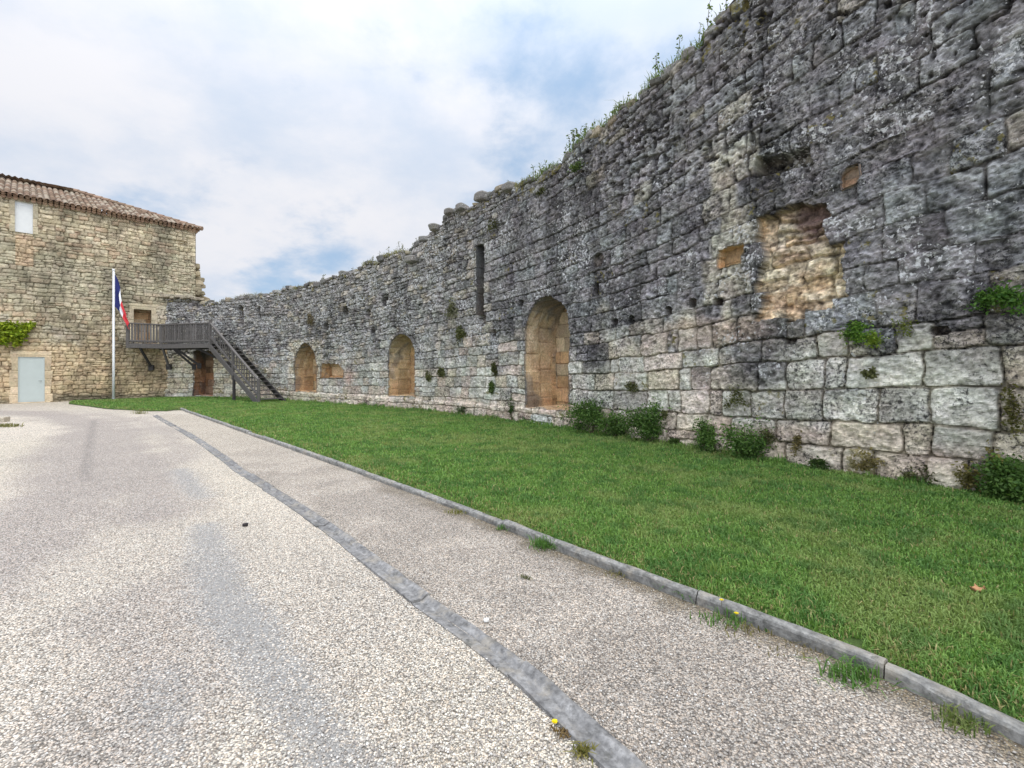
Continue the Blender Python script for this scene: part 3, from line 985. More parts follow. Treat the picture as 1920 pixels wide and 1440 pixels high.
for k, (nm, outl, dp, cl, mk, ad, lb) in enumerate(RECESS):
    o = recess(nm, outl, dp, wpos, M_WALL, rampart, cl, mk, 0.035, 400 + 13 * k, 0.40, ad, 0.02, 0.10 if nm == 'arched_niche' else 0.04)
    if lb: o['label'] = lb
# small putlog holes inside the tall niche are left to its stonework

# ------------------------------------------------------------------ stone house
BU = np.array((0.692, 0.722)); BU /= np.linalg.norm(BU)
BN = np.array((BU[1], -BU[0]))                         # outward normal
BC = np.array((-17.72, 26.30))                         # right-hand corner
BH = 9.35


def bpos(t, z, out=0.0):
    t = np.asarray(t, float)
    return np.stack([BC[0] + BU[0] * t + BN[0] * out, BC[1] + BU[1] * t + BN[1] * out, np.broadcast_to(z, t.shape) + 0 * t], -1)


def b_at(x, y):
    r = (x - 960) / FOC
    t = (r * BC[1] - BC[0]) / (BU[0] - r * BU[1])
    return t, EYE + (HZ - y) / FOC * (BC[1] + BU[1] * t)


house = empty('stone_house', tuple(bpos(-3.0, 0.0)), 'ochre rubble stone house with clay tile roof at the end of the yard', 'house')
T, Zb = np.meshgrid(np.concatenate([np.arange(-15, -7.6, 0.12), np.arange(-7.6, 0.001, 0.032)]), np.arange(-0.1, BH + 0.01, 0.034), indexing='ij')
i1, d1, u1, v1 = lay(T, Zb, 505, 0.11, 0.24, 0.15, 0.48, 0.06, 0.15)
nb1 = fbm(T, Zb, 1.2, 4, 0.55, 506); nb2 = fbm(T, Zb, 6, 4, 0.55, 507); nb3 = fbm(T, Zb, 0.35, 3, 0.5, 508)
HB = stone_height(i1, d1, u1, v1, 60, 0.026, 0.036, 0.022, 0.025) + 0.05 * (nb2 - .5) + 0.08 * (nb1 - .5)
q1 = rnd(i1, 61)[..., None]; q2 = rnd(i1, 62)[..., None]
cb = lerp(C3((0.40, 0.335, 0.225)), C3((0.62, 0.535, 0.38)), q1)
cb = lerp(cb, C3((0.46, 0.34, 0.23)), 0.8 * (q2 > 0.83))
cb = lerp(cb, C3((0.36, 0.34, 0.25)), 0.5 * sstep(nb3, 0.42, 0.62)[..., None] * sstep(Zb, 3.5, 5.5)[..., None])
cb = lerp(cb, C3((0.55, 0.41, 0.245)), 0.6 * (1 - sstep(Zb + 1.5 * (nb1 - .5), 2.2, 3.2))[..., None])
cb = lerp(cb, C3((0.60, 0.54, 0.43)), 0.7 * sstep(nb1, 0.56, 0.7)[..., None] * (1 - sstep(np.abs(Zb - 4.0), 0.6, 1.6))[..., None])
cb = cb * (0.66 + 0.34 * sstep(d1, 0.0, 0.035))[..., None]
cb = lerp(cb, C3((0.16, 0.145, 0.11)), 0.6 * (1 - sstep(Zb + 0.5 * (nb1 - .5), 0.18, 0.42))[..., None])
cb = cb * (0.6 + 0.8 * nb2)[..., None] * (0.8 + 0.4 * fbm(T, Zb, 9, 3, 0.6, 509))[..., None]
cb = cb * (1 - 0.35 * sstep(fbm(T, Zb * 0.6, 0.9, 4, 0.55, 510), 0.5, 0.7))[..., None]
BOPEN = []
def b_rect(x0, x1, yt, yb):
    t0, _ = b_at(x0, yt); t1, _ = b_at(x1, yt)
    zt = b_at((x0 + x1) / 2, yt)[1]; zb = b_at((x0 + x1) / 2, yb)[1]
    return [(t0, zb), (t1, zb), (t1, zt), (t0, zt)]
o_shut = b_rect(27, 62, 378, 437); o_door = b_rect(33, 84, 669, 755); o_bal = b_rect(250, 285, 580, 640)
o_door[0] = (o_door[0][0], 0.02); o_door[1] = (o_door[1][0], 0.02)
# dressed surrounds: lintel and jamb blocks, and the blocked opening under the upper window
def dressed(o, grow, cc):
    global cb, HB
    t0, z0 = o[0]; t1, z1 = o[2]
    blk = np.floor((Zb - z0) / 0.36).astype(int)
    gw = grow * (0.75 + 0.5 * rnd(blk, 3))
    m = (T > t0 - gw) & (T < t1 + gw) & (Zb > z0 - 0.02) & (Zb < z1 + 0.26)
    jb = np.abs((((Zb - z0) / 0.36) % 1) - 0.5)
    hh = 0.035 + 0.015 * (nb2 - .5) - 0.02 * (1 - sstep(0.5 - jb, 0, 0.05)) + 0.012 * rnd(blk, 5)
    HB = np.where(m, hh, HB)
    cb = np.where(m[..., None], C3(cc) * (0.8 + 0.4 * rnd(blk, 4))[..., None] * (0.8 + 0.4 * nb2)[..., None], cb)
dressed(o_shut, 0.14, (0.47, 0.41, 0.29)); dressed(o_door, 0.22, (0.58, 0.47, 0.32)); dressed(o_bal, 0.2, (0.56, 0.48, 0.34))
pb = b_rect(28, 62, 440, 498)
m = in_poly(T, Zb, pb)
cb = np.where(m[..., None], C3((0.47, 0.36, 0.24)) * (0.75 + 0.5 * q1) * (0.7 + 0.3 * sstep(d1, 0, .035))[..., None], cb)
# scar of an older opening near the corner
scar = b_rect(300, 352, 452, 458)
m = (np.abs(Zb - scar[2][1]) < 0.07) & (T > scar[0][0]) & (T < scar[1][0])
HB = HB - 0.10 * m
m = in_poly(T, Zb, b_rect(335, 352, 456, 545))
HB = HB - 0.07 * m
keepT = None
VB = bpos(T, Zb, HB).reshape(-1, 3)
QBf = grid_quads(*T.shape)
kk = np.ones(len(QBf), bool)
for o in (o_shut, o_door, o_bal):
    kk &= ~np.all([in_poly(T.ravel()[QBf[:, k]], Zb.ravel()[QBf[:, k]], o) for k in range(4)], 0)
QBf = QBf[kk][:, ::1]
mkb = np.stack([np.clip(0.14 + 0.5 * (nb3 - .4) * sstep(Zb, 4, 6) + 0.4 * (1 - sstep(Zb, 0.1, 0.5)), 0, 1), np.full(T.shape, 0.12), np.full(T.shape, 0.15)], -1).reshape(-1, 3)
# remaining sides as plain stone sheets (right end with its quoins, back, left)
mb = MB()
DEP = 9.0
def sheet(p, q, z0, z1, c):
    n = 40
    a = np.linspace(0, 1, n)
    A, B = np.meshgrid(a, np.linspace(z0, z1, n), indexing='ij')
    P = np.stack([lerp(p[0], q[0], A), lerp(p[1], q[1], A), B], -1)
    mb.add(P.reshape(-1, 3), grid_quads(n, n), c=(C3(c) * (0.8 + 0.4 * vnoise(A * 30, B * 4, 3))[..., None]).reshape(-1, 3))
c0 = bpos(0.0, 0.0)[:2]; c1 = c0 - BN * DEP; c3 = bpos(-15.0, 0.0)[:2]; c2 = c3 - BN * DEP
sheet(c0, c1, -0.1, BH, (0.42, 0.36, 0.25)); sheet(c1, c2, -0.1, BH, (0.42, 0.36, 0.25)); sheet(c2, c3, -0.1, BH, (0.42, 0.36, 0.25))
nv = len(VB)
mesh('wall', np.concatenate([VB, np.concatenate(mb.v)]) - np.array(house.location), np.concatenate([QBf, np.concatenate(mb.q) + nv]), None, M_BLD, house, False,
     {'Col': np.concatenate([cb.reshape(-1, 3), np.concatenate(mb.c)]), 'Msk': np.concatenate([mkb, np.tile(C3((0.2, 0.1, 0.2)), (len(np.concatenate(mb.v)), 1))])})
recess('window_reveal', o_shut, 0.16, bpos, M_BLD, house, (0.42, 0.36, 0.25), (0.1, 0, 0), 0.05, 701, 0.36, 0, 0.03)
recess('door_reveal', o_door, 0.14, bpos, M_BLD, house, (0.48, 0.39, 0.26), (0.1, 0, 0), 0.05, 702, 0.36, 0, 0.03)
recess('balcony_doorway', o_bal, 0.55, bpos, M_BLD, house, (0.52, 0.40, 0.26), (0.1, 0, 0), 0.05, 703, 0.36, 0.1, 0.03)


def panel_at(name, o, inset, thick, mat, parent, mg=0.015):
    (t0, z0), (t1, z1) = o[0], o[2]
    m = MB()
    m.bar(bpos((t0 + t1) / 2, z0 + mg, inset), bpos((t0 + t1) / 2, z1 - mg, inset), t1 - t0 - 2 * mg, thick, up=(BN[0], BN[1], 0), bev=0.006)
    return m.build(name, mat, parent)
panel_at('window_shutter', o_shut, -0.06, 0.04, M_SHUT, house)
def frame_at(o, inset, wd, mat, name):
    (t0, z0), (t1, z1) = o[0], o[2]
    m = MB()
    for ta in (t0 + wd / 2, t1 - wd / 2):
        m.bar(bpos(ta, z0, inset), bpos(ta, z1, inset), wd, 0.05, up=(BN[0], BN[1], 0))
    m.bar(bpos(t0 + wd, z1 - wd / 2, inset - .003), bpos(t1 - wd, z1 - wd / 2, inset - .003), wd, 0.05, up=(0, 0, 1) if False else (BN[0], BN[1], 0))
    return m.build(name, mat, house)
frame_at(o_door, -0.012, 0.05, M_GREYP, 'door_frame'); frame_at(o_shut, -0.045, 0.04, M_SHUT, 'window_frame')
dr = panel_at('door', o_door, -0.03, 0.05, M_GREYP, house)
m = MB()
td = o_door[1][0] - 0.10
m.tube([bpos(td, 1.0, 0.02), bpos(td, 1.0, 0.05), bpos(td - 0.11, 1.0, 0.05)], 0.009, 6)
m.build('handle', simple('dark_iron', (0.05, 0.05, 0.05), 0.5, 20, 0.1, 0), dr)
# broken masonry where another wall once joined the corner
m = MB()
rs = np.random.default_rng(17)
for k in range(46):
    z = rs.uniform(4.4, 7.4)
    wdt = np.interp(z, [4.4, 5.2, 6.0, 7.0, 7.4], [1.0, 0.75, 0.45, 0.2, 0.1])
    t = rs.uniform(-0.25, wdt)
    sz = rs.uniform(0.22, 0.42)
    c = C3((0.40, 0.34, 0.23)) * rs.uniform(0.55, 1.2)
    m.stone(bpos(t, z, rs.uniform(-0.7, -0.05)), (sz * 1.3, sz, sz * 0.7), math.atan2(BU[1], BU[0]) + rs.normal() * 0.2, c, rs.integers(1e6), rs.normal() * 0.1)
m.build('broken_masonry', M_BLD, house, False, (0.25, 0.15, 0.3))

# roof: hipped, canal tiles in rows
PITCH = 0.42
TW, TL = 0.215, 0.36
OV = 0.28                                               # eave overhang
def tiles(a, b):
    """a along the eave, b up the slope -> height above the slope plane, tile id"""
    row = np.floor(b / TL); f = b / TL - row
    ia = np.floor(a / TW)
    jit = 0.02 * (rnd(ia.astype(int) * 131 + row.astype(int), 5) - .5)
    x = (a / TW - ia) - 0.5
    cover = np.sqrt(np.clip(0.25 - (x * 1.25) ** 2, 0, None)) * 2 * 0.085
    h = cover + 0.035 * (1 - f) + jit
    return h, ia.astype(int) * 131 + row.astype(int), x
def roof_face(origin, u, inn, length, maxb, hip0, hip1, da=0.035, db=0.05):
    A, B = np.meshgrid(np.arange(-OV, length + OV, da), np.arange(-OV, maxb, db), indexing='ij')
    h, tid, x = tiles(A + 3.0, B + 5 * TL)
    lim = np.full(A.shape, 1e9)
    if hip0: lim = np.minimum(lim, A)
    if hip1: lim = np.minimum(lim, length - A)
    sag = -0.10 * np.exp(-((A - 5.5) / 3.0) ** 2) * np.clip(B / 3, 0, 1)
    zz_ = BH + 0.12 + PITCH * B + h + sag
    P = np.stack([origin[0] + u[0] * A + inn[0] * B, origin[1] + u[1] * A + inn[1] * B, zz_], -1)
    c = lerp(C3((0.12, 0.08, 0.056)), C3((0.27, 0.19, 0.135)), rnd(tid, 1)[..., None])
    c = lerp(c, C3((0.36, 0.31, 0.24)), 0.8 * (rnd(tid, 2) > 0.66)[..., None])
    c = lerp(c, C3((0.10, 0.075, 0.06)), 0.75 * sstep(np.abs(x), 0.36, 0.48)[..., None])
    Qf = grid_quads(*A.shape)
    keep = (B <= lim + 0.02).ravel()[Qf].all(1)
    return P.reshape(-1, 3), Qf[keep], c.reshape(-1, 3)
RL = 15.0
inn = -BN
parts = [roof_face(c0, -BU, inn, RL, DEP / 2 + 0.3, True, False), roof_face(c0, inn, -BU, DEP, DEP / 2 + 0.3, True, True, 0.06, 0.09), roof_face(c1, -BU, BN, RL, DEP / 2 + 0.3, True, False, 0.11, 0.18)]
VV, QQ, CCs = [], [], []; n0 = 0
for k, (P, Qf, c) in enumerate(parts):
    VV.append(P); QQ.append((Qf if k else Qf[:, ::-1]) + n0); CCs.append(c); n0 += len(P)
V = np.concatenate(VV); Q = np.concatenate(QQ); Cx = np.concatenate(CCs)
used = np.unique(Q); re = np.full(len(V), -1); re[used] = np.arange(len(used))
roof = mesh('roof', V[used] - np.array(house.location), re[Q], None, M_TILE, house, False, {'Col': Cx[used], 'Msk': np.tile(C3((0.35, 0.2, 0.25)), (len(used), 1))})
m = MB()                                                # hip tiles
k = -0.25
while k < DEP / 2 + 0.2:
    a = c0 + (-BU + inn) * k; b = c0 + (-BU + inn) * (k + 0.36)
    m.tube([(a[0], a[1], BH + 0.17 + PITCH * k), (b[0], b[1], BH + 0.15 + PITCH * (k + 0.36))], [0.12, 0.095], 8, c=C3((0.30, 0.21, 0.15)) * random.uniform(0.7, 1.2))
    k += 0.30
m.build('hip_tiles', M_TILE, roof, False, (0.35, 0.2, 0.25))
m = MB()                                                # cornice of half-round tiles under the eave
for face in range(2):
    org, uu_, no = (c0, -BU, BN) if face == 0 else (c0, inn, BU)
    ln = 14.8 if face == 0 else 8.8
    for row, (ov, zz2) in enumerate(((0.10, BH - 0.04), (0.19, BH + 0.07))):
        a = 0.0
        while a < ln:
            p = org + uu_ * (a + 0.1)
            q0 = p - no * 0.05; q1_ = p + no * ov
            m.tube([(q0[0], q0[1], zz2), (q1_[0], q1_[1], zz2 - 0.01)], 0.085, 7, c=C3((0.33, 0.22, 0.15)) * random.uniform(0.6, 1.2))
            a += 0.19
m.build('eave_cornice', M_TILE, house, False, (0.3, 0.15, 0.2))

# ------------------------------------------------------------------ ground
KERB = np.array([(6.4, -6.0), (4.4, -2.6), (3.3, -0.2), (2.62, 1.2)] + [gp(x, y) for x, y in ((1920, 1385), (1600, 1240), (1250, 1105), (1040, 1025), (850, 950), (600, 860), (340, 768))])
kc = catmull(KERB, 24)
CH = np.array([(2.2, -1.5), (1.2, 0.65)] + [gp(x, y) for x, y in ((1063, 1340), (914, 1213), (757, 1100), (580, 965), (450, 882), (370, 825), (290, 779))])
cc_ = catmull(CH, 24)

gr = mesh('ground', [(-400, -400, -0.10), (400, -400, -0.10), (400, 900, -0.10), (-400, 900, -0.10)], [(0, 1, 2, 3)], None, simple('dry_earth', (0.22, 0.20, 0.14), 1, 0.6, 0.3, 0.2, 0.05))
tag(gr, 'bare earth reaching the horizon', 'ground', None, 'structure')

# lawn outline: kerb, strip in front of the house, foot of the walls
LEDGE = [gp(340, 768), gp(312, 771), gp(278, 771), gp(240, 769), gp(200, 767), gp(165, 762), gp(128, 757.5)]
LP = [tuple(p) for p in kc] + LEDGE[1:] + [tuple(bpos(b_at(140, 750)[0], 0, -0.3)[:2]), (-19.4, 25.8)]
LP += [tuple(wpos(s, 0, -0.4)[:2]) for s in np.linspace(S_END, 0, 60)]
LP = [tuple(map(float, p)) for p in LP]

# gravel yard: one sheet with its tints; the lawn sits on top of it
xs = np.concatenate([np.arange(-40, -16, 0.6), np.arange(-16, 4.5, 0.09), np.arange(4.5, 16, 0.6)])
ys = np.concatenate([np.arange(-12, 0.6, 0.5), np.arange(0.6, 24.5, 0.09), np.arange(24.5, 45, 0.8)])
X, Y = np.meshgrid(xs, ys, indexing='ij')
gn1 = fbm(X, Y, 0.45, 4, 0.55, 900); gn2 = fbm(X, Y, 1.6, 4, 0.55, 901); gn3 = fbm(X, Y, 0.16, 3, 0.5, 902)
sd = (gn1 - .5)
tint = lerp(C3((0.59, 0.545, 0.475)), C3((0.69, 0.635, 0.545)), sstep(gn1, 0.35, 0.65)[..., None])
tint = lerp(tint, C3((0.66, 0.61, 0.50)), 0.5 * sstep(gn3, 0.5, 0.7)[..., None])
def track(pix, width, soft, wob=1.0):
    dd = poly_dist(X, Y, [gp(*p) for p in pix]) + wob * (0.7 * (gn1 - .5) + 0.5 * (gn2 - .5))
    return 1 - sstep(dd, width - soft, width + soft)
mauve = np.maximum(track([(-300, 1150), (0, 1010), (130, 930), (170, 850), (180, 795), (90, 776), (-120, 770)], 0.75, 0.35), track([(300, 960), (285, 900), (240, 820), (230, 790)], 0.45, 0.4))
mauve = np.maximum(mauve, track([(340, 862), (320, 815), (270, 790), (180, 778), (60, 773)], 0.45, 0.4) * 0.8)
mauve = np.maximum(mauve, 0.7 * track([(300, 1440), (290, 1250), (270, 1120)], 0.16, 0.25))
tint = lerp(tint, C3((0.445, 0.405, 0.37)), (0.9 * mauve)[..., None])
grey = np.maximum(track([(340, 880), (355, 905), (380, 930)], 0.11, 0.14, .35), track([(385, 985), (405, 1060), (425, 1130), (470, 1180)], 0.09, 0.13, .35))
grey = np.maximum(grey, track([(470, 1180), (530, 1290), (600, 1380), (700, 1500)], 0.10, 0.12, .35))
grey = np.maximum(grey, 0.55 * track([(300, 1260), (320, 1350), (320, 1480)], 0.03, 0.10, .35))
tint = lerp(tint, C3((0.46, 0.45, 0.43)), 0.6 * grey[..., None])
# the path between channel and kerb carries darker, browner chippings
chx = np.interp(Y, cc_[::-1, 1][np.argsort(cc_[::-1, 1])], cc_[::-1, 0][np.argsort(cc_[::-1, 1])])
onpath = sstep(X - chx, -0.02, 0.05) * (Y < gp(0, 776)[1])
pt = lerp(C3((0.44, 0.40, 0.35)), C3((0.55, 0.50, 0.435)), sstep(gn2, 0.35, 0.65)[..., None])
pt = lerp(pt, C3((0.58, 0.53, 0.445)), sstep(Y, 5, 12)[..., None] * 0.8)
tint = lerp(tint, pt, onpath[..., None])
kd = poly_dist(X, Y, [tuple(p) for p in kc[::4]])
gn4 = fbm(X, Y, 4.0, 3, 0.6, 904)
soil = (1 - sstep(kd + 0.30 * (gn2 - .5) + 0.25 * (gn4 - .5), 0.06, 0.26)) * (1 - sstep(Y, 4, 9))
tint = lerp(tint, C3((0.17, 0.14, 0.085)), 0.85 * soil[..., None])
# old joint line in the asphalt
jl = 1 - sstep(poly_dist(X, Y, [gp(176, 788), gp(164, 850), gp(160, 900)]), 0.02, 0.09)
tint = lerp(tint, C3((0.26, 0.24, 0.225)), 0.6 * jl[..., None])
Zg = 0.012 * (gn2 - .5) - 0.006
bare = np.clip(0.62 * grey * (0.6 + 0.8 * gn2) + 0.12 * mauve + 0.06, 0, 0.95)
road = mesh('gravel_yard', np.stack([X, Y, Zg], -1).reshape(-1, 3), grid_quads(*X.shape), None, M_GRAVEL, None, True,
            {'Col': tint.reshape(-1, 3), 'Msk': np.stack([bare, bare * 0, bare * 0], -1).reshape(-1, 3)})
tag(road, 'pale gravelled yard and drive with worn grey wheel tracks', 'gravel drive', None, 'structure')


def sweep(line, prof, name, mat, colour, parent=None, joints=None, seed=0, gap=0.012):
    """sweep a cross-section [(across, up)] along a ground line, in separate lengths with open joints"""
    line = np.asarray(line, float)
    L_ = np.concatenate([[0], np.cumsum(np.hypot(*np.diff(line, axis=0).T))])
    m = MB(); rs = np.random.default_rng(seed)
    a = 0.0; prof = np.array(prof)
    while a < L_[-1] - 0.05:
        b = min(a + (joints or 1.0), L_[-1])
        qs = np.linspace(a + gap / 2, b - gap / 2, max(2, int((b - a) / 0.06)))
        if len(qs) < 2: break
        px = np.interp(qs, L_, line[:, 0]); py = np.interp(qs, L_, line[:, 1])
        tx = np.interp(qs + .05, L_, line[:, 0]) - np.interp(qs - .05, L_, line[:, 0]); ty = np.interp(qs + .05, L_, line[:, 1]) - np.interp(qs - .05, L_, line[:, 1])
        ll = np.hypot(tx, ty); tx /= ll; ty /= ll
        dzs = rs.normal() * 0.006; dsl = rs.normal() * 0.004
        off = rs.normal() * 0.005
        P = np.stack([px[:, None] + (-ty)[:, None] * (prof[None, :, 0] + off), py[:, None] + tx[:, None] * (prof[None, :, 0] + off), np.broadcast_to(prof[None, :, 1] + dzs, (len(qs), len(prof))) + (qs - a)[:, None] * dsl], -1)
        nz = fbm(np.repeat(qs[:, None], len(prof), 1) * 1.0, np.repeat(np.arange(len(prof))[None] * 0.07, len(qs), 0), 11, 3, 0.6, seed)
        P[..., 2] += 0.010 * (nz - .5); 
        nx = fbm(np.repeat(qs[:, None], len(prof), 1) * 1.0, np.repeat(np.arange(len(prof))[None] * 0.07, len(qs), 0), 7, 3, 0.6, seed + 5)
        P[..., 0] += 0.022 * (nx - .5)
        c = C3(colour) * (0.45 + 1.1 * nz)[..., None] * rs.uniform(0.9, 1.1)
        q = grid_quads(len(qs), len(prof))
        n = len(prof)
        m.add(P.reshape(-1, 3), q, c=c.reshape(-1, 3))
        e = (len(qs) - 1) * n                            # end caps
        m.add(P[0], [], [(0, i, i + 1) for i in range(1, n - 1)], c=c[0]); m.add(P[-1], [], [(0, i + 1, i) for i in range(1, n - 1)], c=c[-1])
        a = b
    return m.build(name, mat, parent, False)


kerb = sweep(kc[::-1], [(-0.042, -0.04), (-0.043, 0.036), (-0.036, 0.052), (-0.018, 0.062), (0.012, 0.063), (0.032, 0.055), (0.042, 0.036), (0.043, -0.04)][::-1], 'kerb', M_CONCV, (0.225, 0.22, 0.205), None, 1.02, 3, 0.008)
tag(kerb, 'low rounded concrete kerb between the gravel path and the lawn', 'kerb', None, 'structure')
chn = sweep(cc_[::-1], [(-0.070, -0.03), (-0.070, 0.004), (-0.055, 0.007), (-0.01, 0.002), (0.0, -0.001), (0.010, 0.006), (0.035, 0.020), (0.058, 0.022), (0.070, 0.012), (0.074, -0.03)][::-1], 'drain_channel', M_CONCV, (0.205, 0.20, 0.195), None, 1.0, 4, 0.007)
tag(chn, 'cracked grey concrete drainage channel running through the gravel', 'channel', None, 'structure')

# lawn sheet
lx = np.arange(-22, 14, 0.16); ly = np.arange(-8, 27, 0.16)
X2, Y2 = np.meshgrid(lx, ly, indexing='ij')
ins = in_poly(X2, Y2, LP)
edge = poly_dist(X2, Y2, [tuple(p) for p in kc[::3]] + LEDGE[1:])
Z2 = 0.055 * sstep(edge, -0.05, 0.25) + 0.05 * (fbm(X2, Y2, 0.7, 3, 0.5, 300) - 0.4) * sstep(edge, 0.2, 1.0) + 0.004
Ql = grid_quads(*X2.shape)
Ql = Ql[ins.ravel()[Ql].any(1)]
lv_ = np.stack([X2, Y2, Z2], -1).reshape(-1, 3)
out_ = np.unique(Ql.ravel()); out_ = out_[~ins.ravel()[out_]]
bx_, by_, bd_ = lv_[out_, 0].copy(), lv_[out_, 1].copy(), np.full(len(out_), 1e9)
for i_ in range(len(LP)):
    (ax_, ay_), (cx_, cy_) = LP[i_], LP[(i_ + 1) % len(LP)]
    vx_, vy_ = cx_ - ax_, cy_ - ay_
    t_ = np.clip(((lv_[out_, 0] - ax_) * vx_ + (lv_[out_, 1] - ay_) * vy_) / (vx_ ** 2 + vy_ ** 2 + 1e-12), 0, 1)
    d_ = np.hypot(lv_[out_, 0] - ax_ - vx_ * t_, lv_[out_, 1] - ay_ - vy_ * t_)
    m_ = d_ < bd_
    bd_[m_] = d_[m_]; bx_[m_] = (ax_ + vx_ * t_)[m_]; by_[m_] = (ay_ + vy_ * t_)[m_]
lv_[out_, 0] = bx_; lv_[out_, 1] = by_; lv_[out_, 2] = 0.012
used = np.unique(Ql); re = np.full(len(lv_), -1); re[used] = np.arange(len(used))
lawn = mesh('lawn', lv_[used], re[Ql], None, M_SOIL, None, True)
tag(lawn, 'mown green lawn between the kerb and the rampart', 'lawn', None, 'structure')
def lawn_z(x, y):
    e = poly_dist(x, y, [tuple(p) for p in kc[::3]] + LEDGE[1:])
    return 0.055 * sstep(e, -0.05, 0.25) + 0.05 * (fbm(x, y, 0.7, 3, 0.5, 300) - 0.4) * sstep(e, 0.2, 1.0) + 0.004


def blades(x, y, z, hgt, wid, c, lean=0.5, seed=0):
    """grass blades as bent 5-point strips"""
    r = np.random.default_rng(seed)
    n = len(x)
    a = r.uniform(0, 2 * math.pi, n); l = np.abs(r.normal(0, lean, n)) * hgt
    fx, fy = np.cos(a), np.sin(a)
    b = a + math.pi / 2 + r.normal(0, 0.5, n); sx, sy = np.cos(b) * wid / 2, np.sin(b) * wid / 2
    V = np.empty((n, 5, 3))
    V[:, 0] = np.stack([x - sx, y - sy, z], 1); V[:, 1] = np.stack([x + sx, y + sy, z], 1)
    mx, my, mz = x + fx * l * 0.35, y + fy * l * 0.35, z + hgt * 0.6
    V[:, 2] = np.stack([mx + sx * .8, my + sy * .8, mz], 1); V[:, 3] = np.stack([mx - sx * .8, my - sy * .8, mz], 1)
    V[:, 4] = np.stack([x + fx * l, y + fy * l, z + hgt * np.clip(1 - 0.25 * (l / hgt), 0.4, 1)], 1)
    i = np.arange(n)[:, None] * 5
    return V.reshape(-1, 3), np.concatenate([i, i + 1, i + 2, i + 3], 1), np.concatenate([i + 3, i + 2, i + 4], 1), np.repeat(c, 5, 0)


def scatter(n, dmin, dmax, power, seed, right=0.86):
    r = np.random.default_rng(seed)
    u = r.random(n)
    e = 2 - power
    dd = (dmin ** e + u * (dmax ** e - dmin ** e)) ** (1 / e)
    th = r.uniform(-0.80, right, n)
    return np.sin(th) * dd, np.cos(th) * dd, dd


x, y, dd = scatter(1050000, 1.4, 30, 1.75, 21, 1.30)
k = in_poly(x, y, LP)
x, y, dd = x[k], y[k], dd[k]
pn = fbm(x, y, 1.1, 4, 0.55, 310); pn2 = fbm(x, y, 5, 3, 0.5, 311)
ed = poly_dist(x, y, [tuple(p) for p in kc[::3]] + LEDGE[1:])
k = (ed > 0.035) & (pn2 > 0.10 + 0.12 * (1 - sstep(ed, 0.05, 0.3)))
x, y, dd, pn, pn2, ed = x[k], y[k], dd[k], pn[k], pn2[k], ed[k]
n = len(x)
gc = lerp(C3((0.080, 0.185, 0.038)), C3((0.25, 0.40, 0.095)), rng.random(n)[:, None])
gc = lerp(gc, C3((0.260, 0.330, 0.105)), (0.75 * sstep(pn, 0.50, 0.68))[:, None])
gc = lerp(gc, C3((0.070, 0.170, 0.045)), (0.55 * sstep(pn2, 0.52, 0.66))[:, None])
dry = rng.random(n) < 0.05 + 0.16 * (1 - sstep(ed, 0.05, 0.45))
gc[dry] = lerp(C3((0.30, 0.26, 0.11)), C3((0.40, 0.35, 0.16)), rng.random(dry.sum())[:, None])
wd_ = poly_dist(x, y, [tuple(wpos(s_, 0, 0.05)[:2]) for s_ in np.linspace(0, S_END, 80)])
hgt = (0.020 + 0.026 * rng.random(n)) * (0.6 + 0.8 * pn2) * (1 + 0.5 * (rng.random(n) > 0.94)) * (1 + 2.2 * (1 - sstep(wd_, 0.02, 0.28)) * (fbm(x, y, 2.5, 2, 0.5, 312) > 0.45))
wid = 0.0034 + 0.0012 * dd
wid = np.minimum(wid * (0.7 + 0.6 * rng.random(n)), 0.022)
Vg, Qg, Tg, Cg = blades(x, y, lawn_z(x, y) - 0.004, hgt + 0.0008 * dd, wid, gc, 0.75, 31)
grass = mesh('grass', Vg, Qg, Tg, M_GRASS, None, False, {'Col': Cg})
tag(grass, 'short mown green grass covering the lawn', 'grass', None, 'stuff')

# loose chippings lying on the rolled gravel near the viewer
x, y, dd = scatter(60000, 1.4, 9, 2.3, 41)
k = ~in_poly(x, y, LP) & (poly_dist(x, y, [tuple(p) for p in kc[::3]]) > 0.07) & (poly_dist(x, y, [tuple(p) for p in cc_[::3]]) > 0.052 + 0.035 * rng.random(len(x)))
x, y = x[k], y[k]; n = len(x)
octa = np.array([(1, 0, 0), (0, 1, 0), (-1, 0, 0), (0, -1, 0), (0, 0, 1), (.55, .55, .6), (-.55, .5, .65), (0, -.6, .62)])
sz = 0.0024 + 0.0032 * rng.random(n) ** 2.0
a = rng.uniform(0, 6.28, n)
bs = np.array([(1, .1, -.3), (.3, .9, -.3), (-.8, .7, -.3), (-.9, -.5, -.3), (.2, -1, -.3), (.6, .15, .55), (-.1, .55, .6), (-.55, -.1, .5), (.15, -.55, .55)])
bv = bs[None] * np.stack([sz * (0.8 + 0.7 * rng.random(n)), sz * (0.7 + 0.4 * rng.random(n)), sz * (0.6 + 0.4 * rng.random(n))], 1)[:, None, :]
bv = bv * (0.85 + 0.3 * rng.random((n, 9, 1)))
ca, sa = np.cos(a)[:, None], np.sin(a)[:, None]
PV = np.stack([bv[..., 0] * ca - bv[..., 1] * sa + x[:, None], bv[..., 0] * sa + bv[..., 1] * ca + y[:, None], bv[..., 2] + 0.001], -1)
tri = np.array([(0, 1, 5), (1, 6, 5), (1, 2, 6), (2, 7, 6), (2, 3, 7), (3, 8, 7), (3, 4, 8), (4, 0, 5), (4, 5, 8), (5, 6, 7), (5, 7, 8)])
pc_ = lerp(C3((0.24, 0.21, 0.19)), C3((0.60, 0.56, 0.50)), rng.random(n)[:, None])
chx1 = np.interp(y, np.sort(cc_[:, 1]), cc_[np.argsort(cc_[:, 1]), 0])
pc_ = pc_ * np.where(x > chx1, 0.78, 1.0)[:, None]
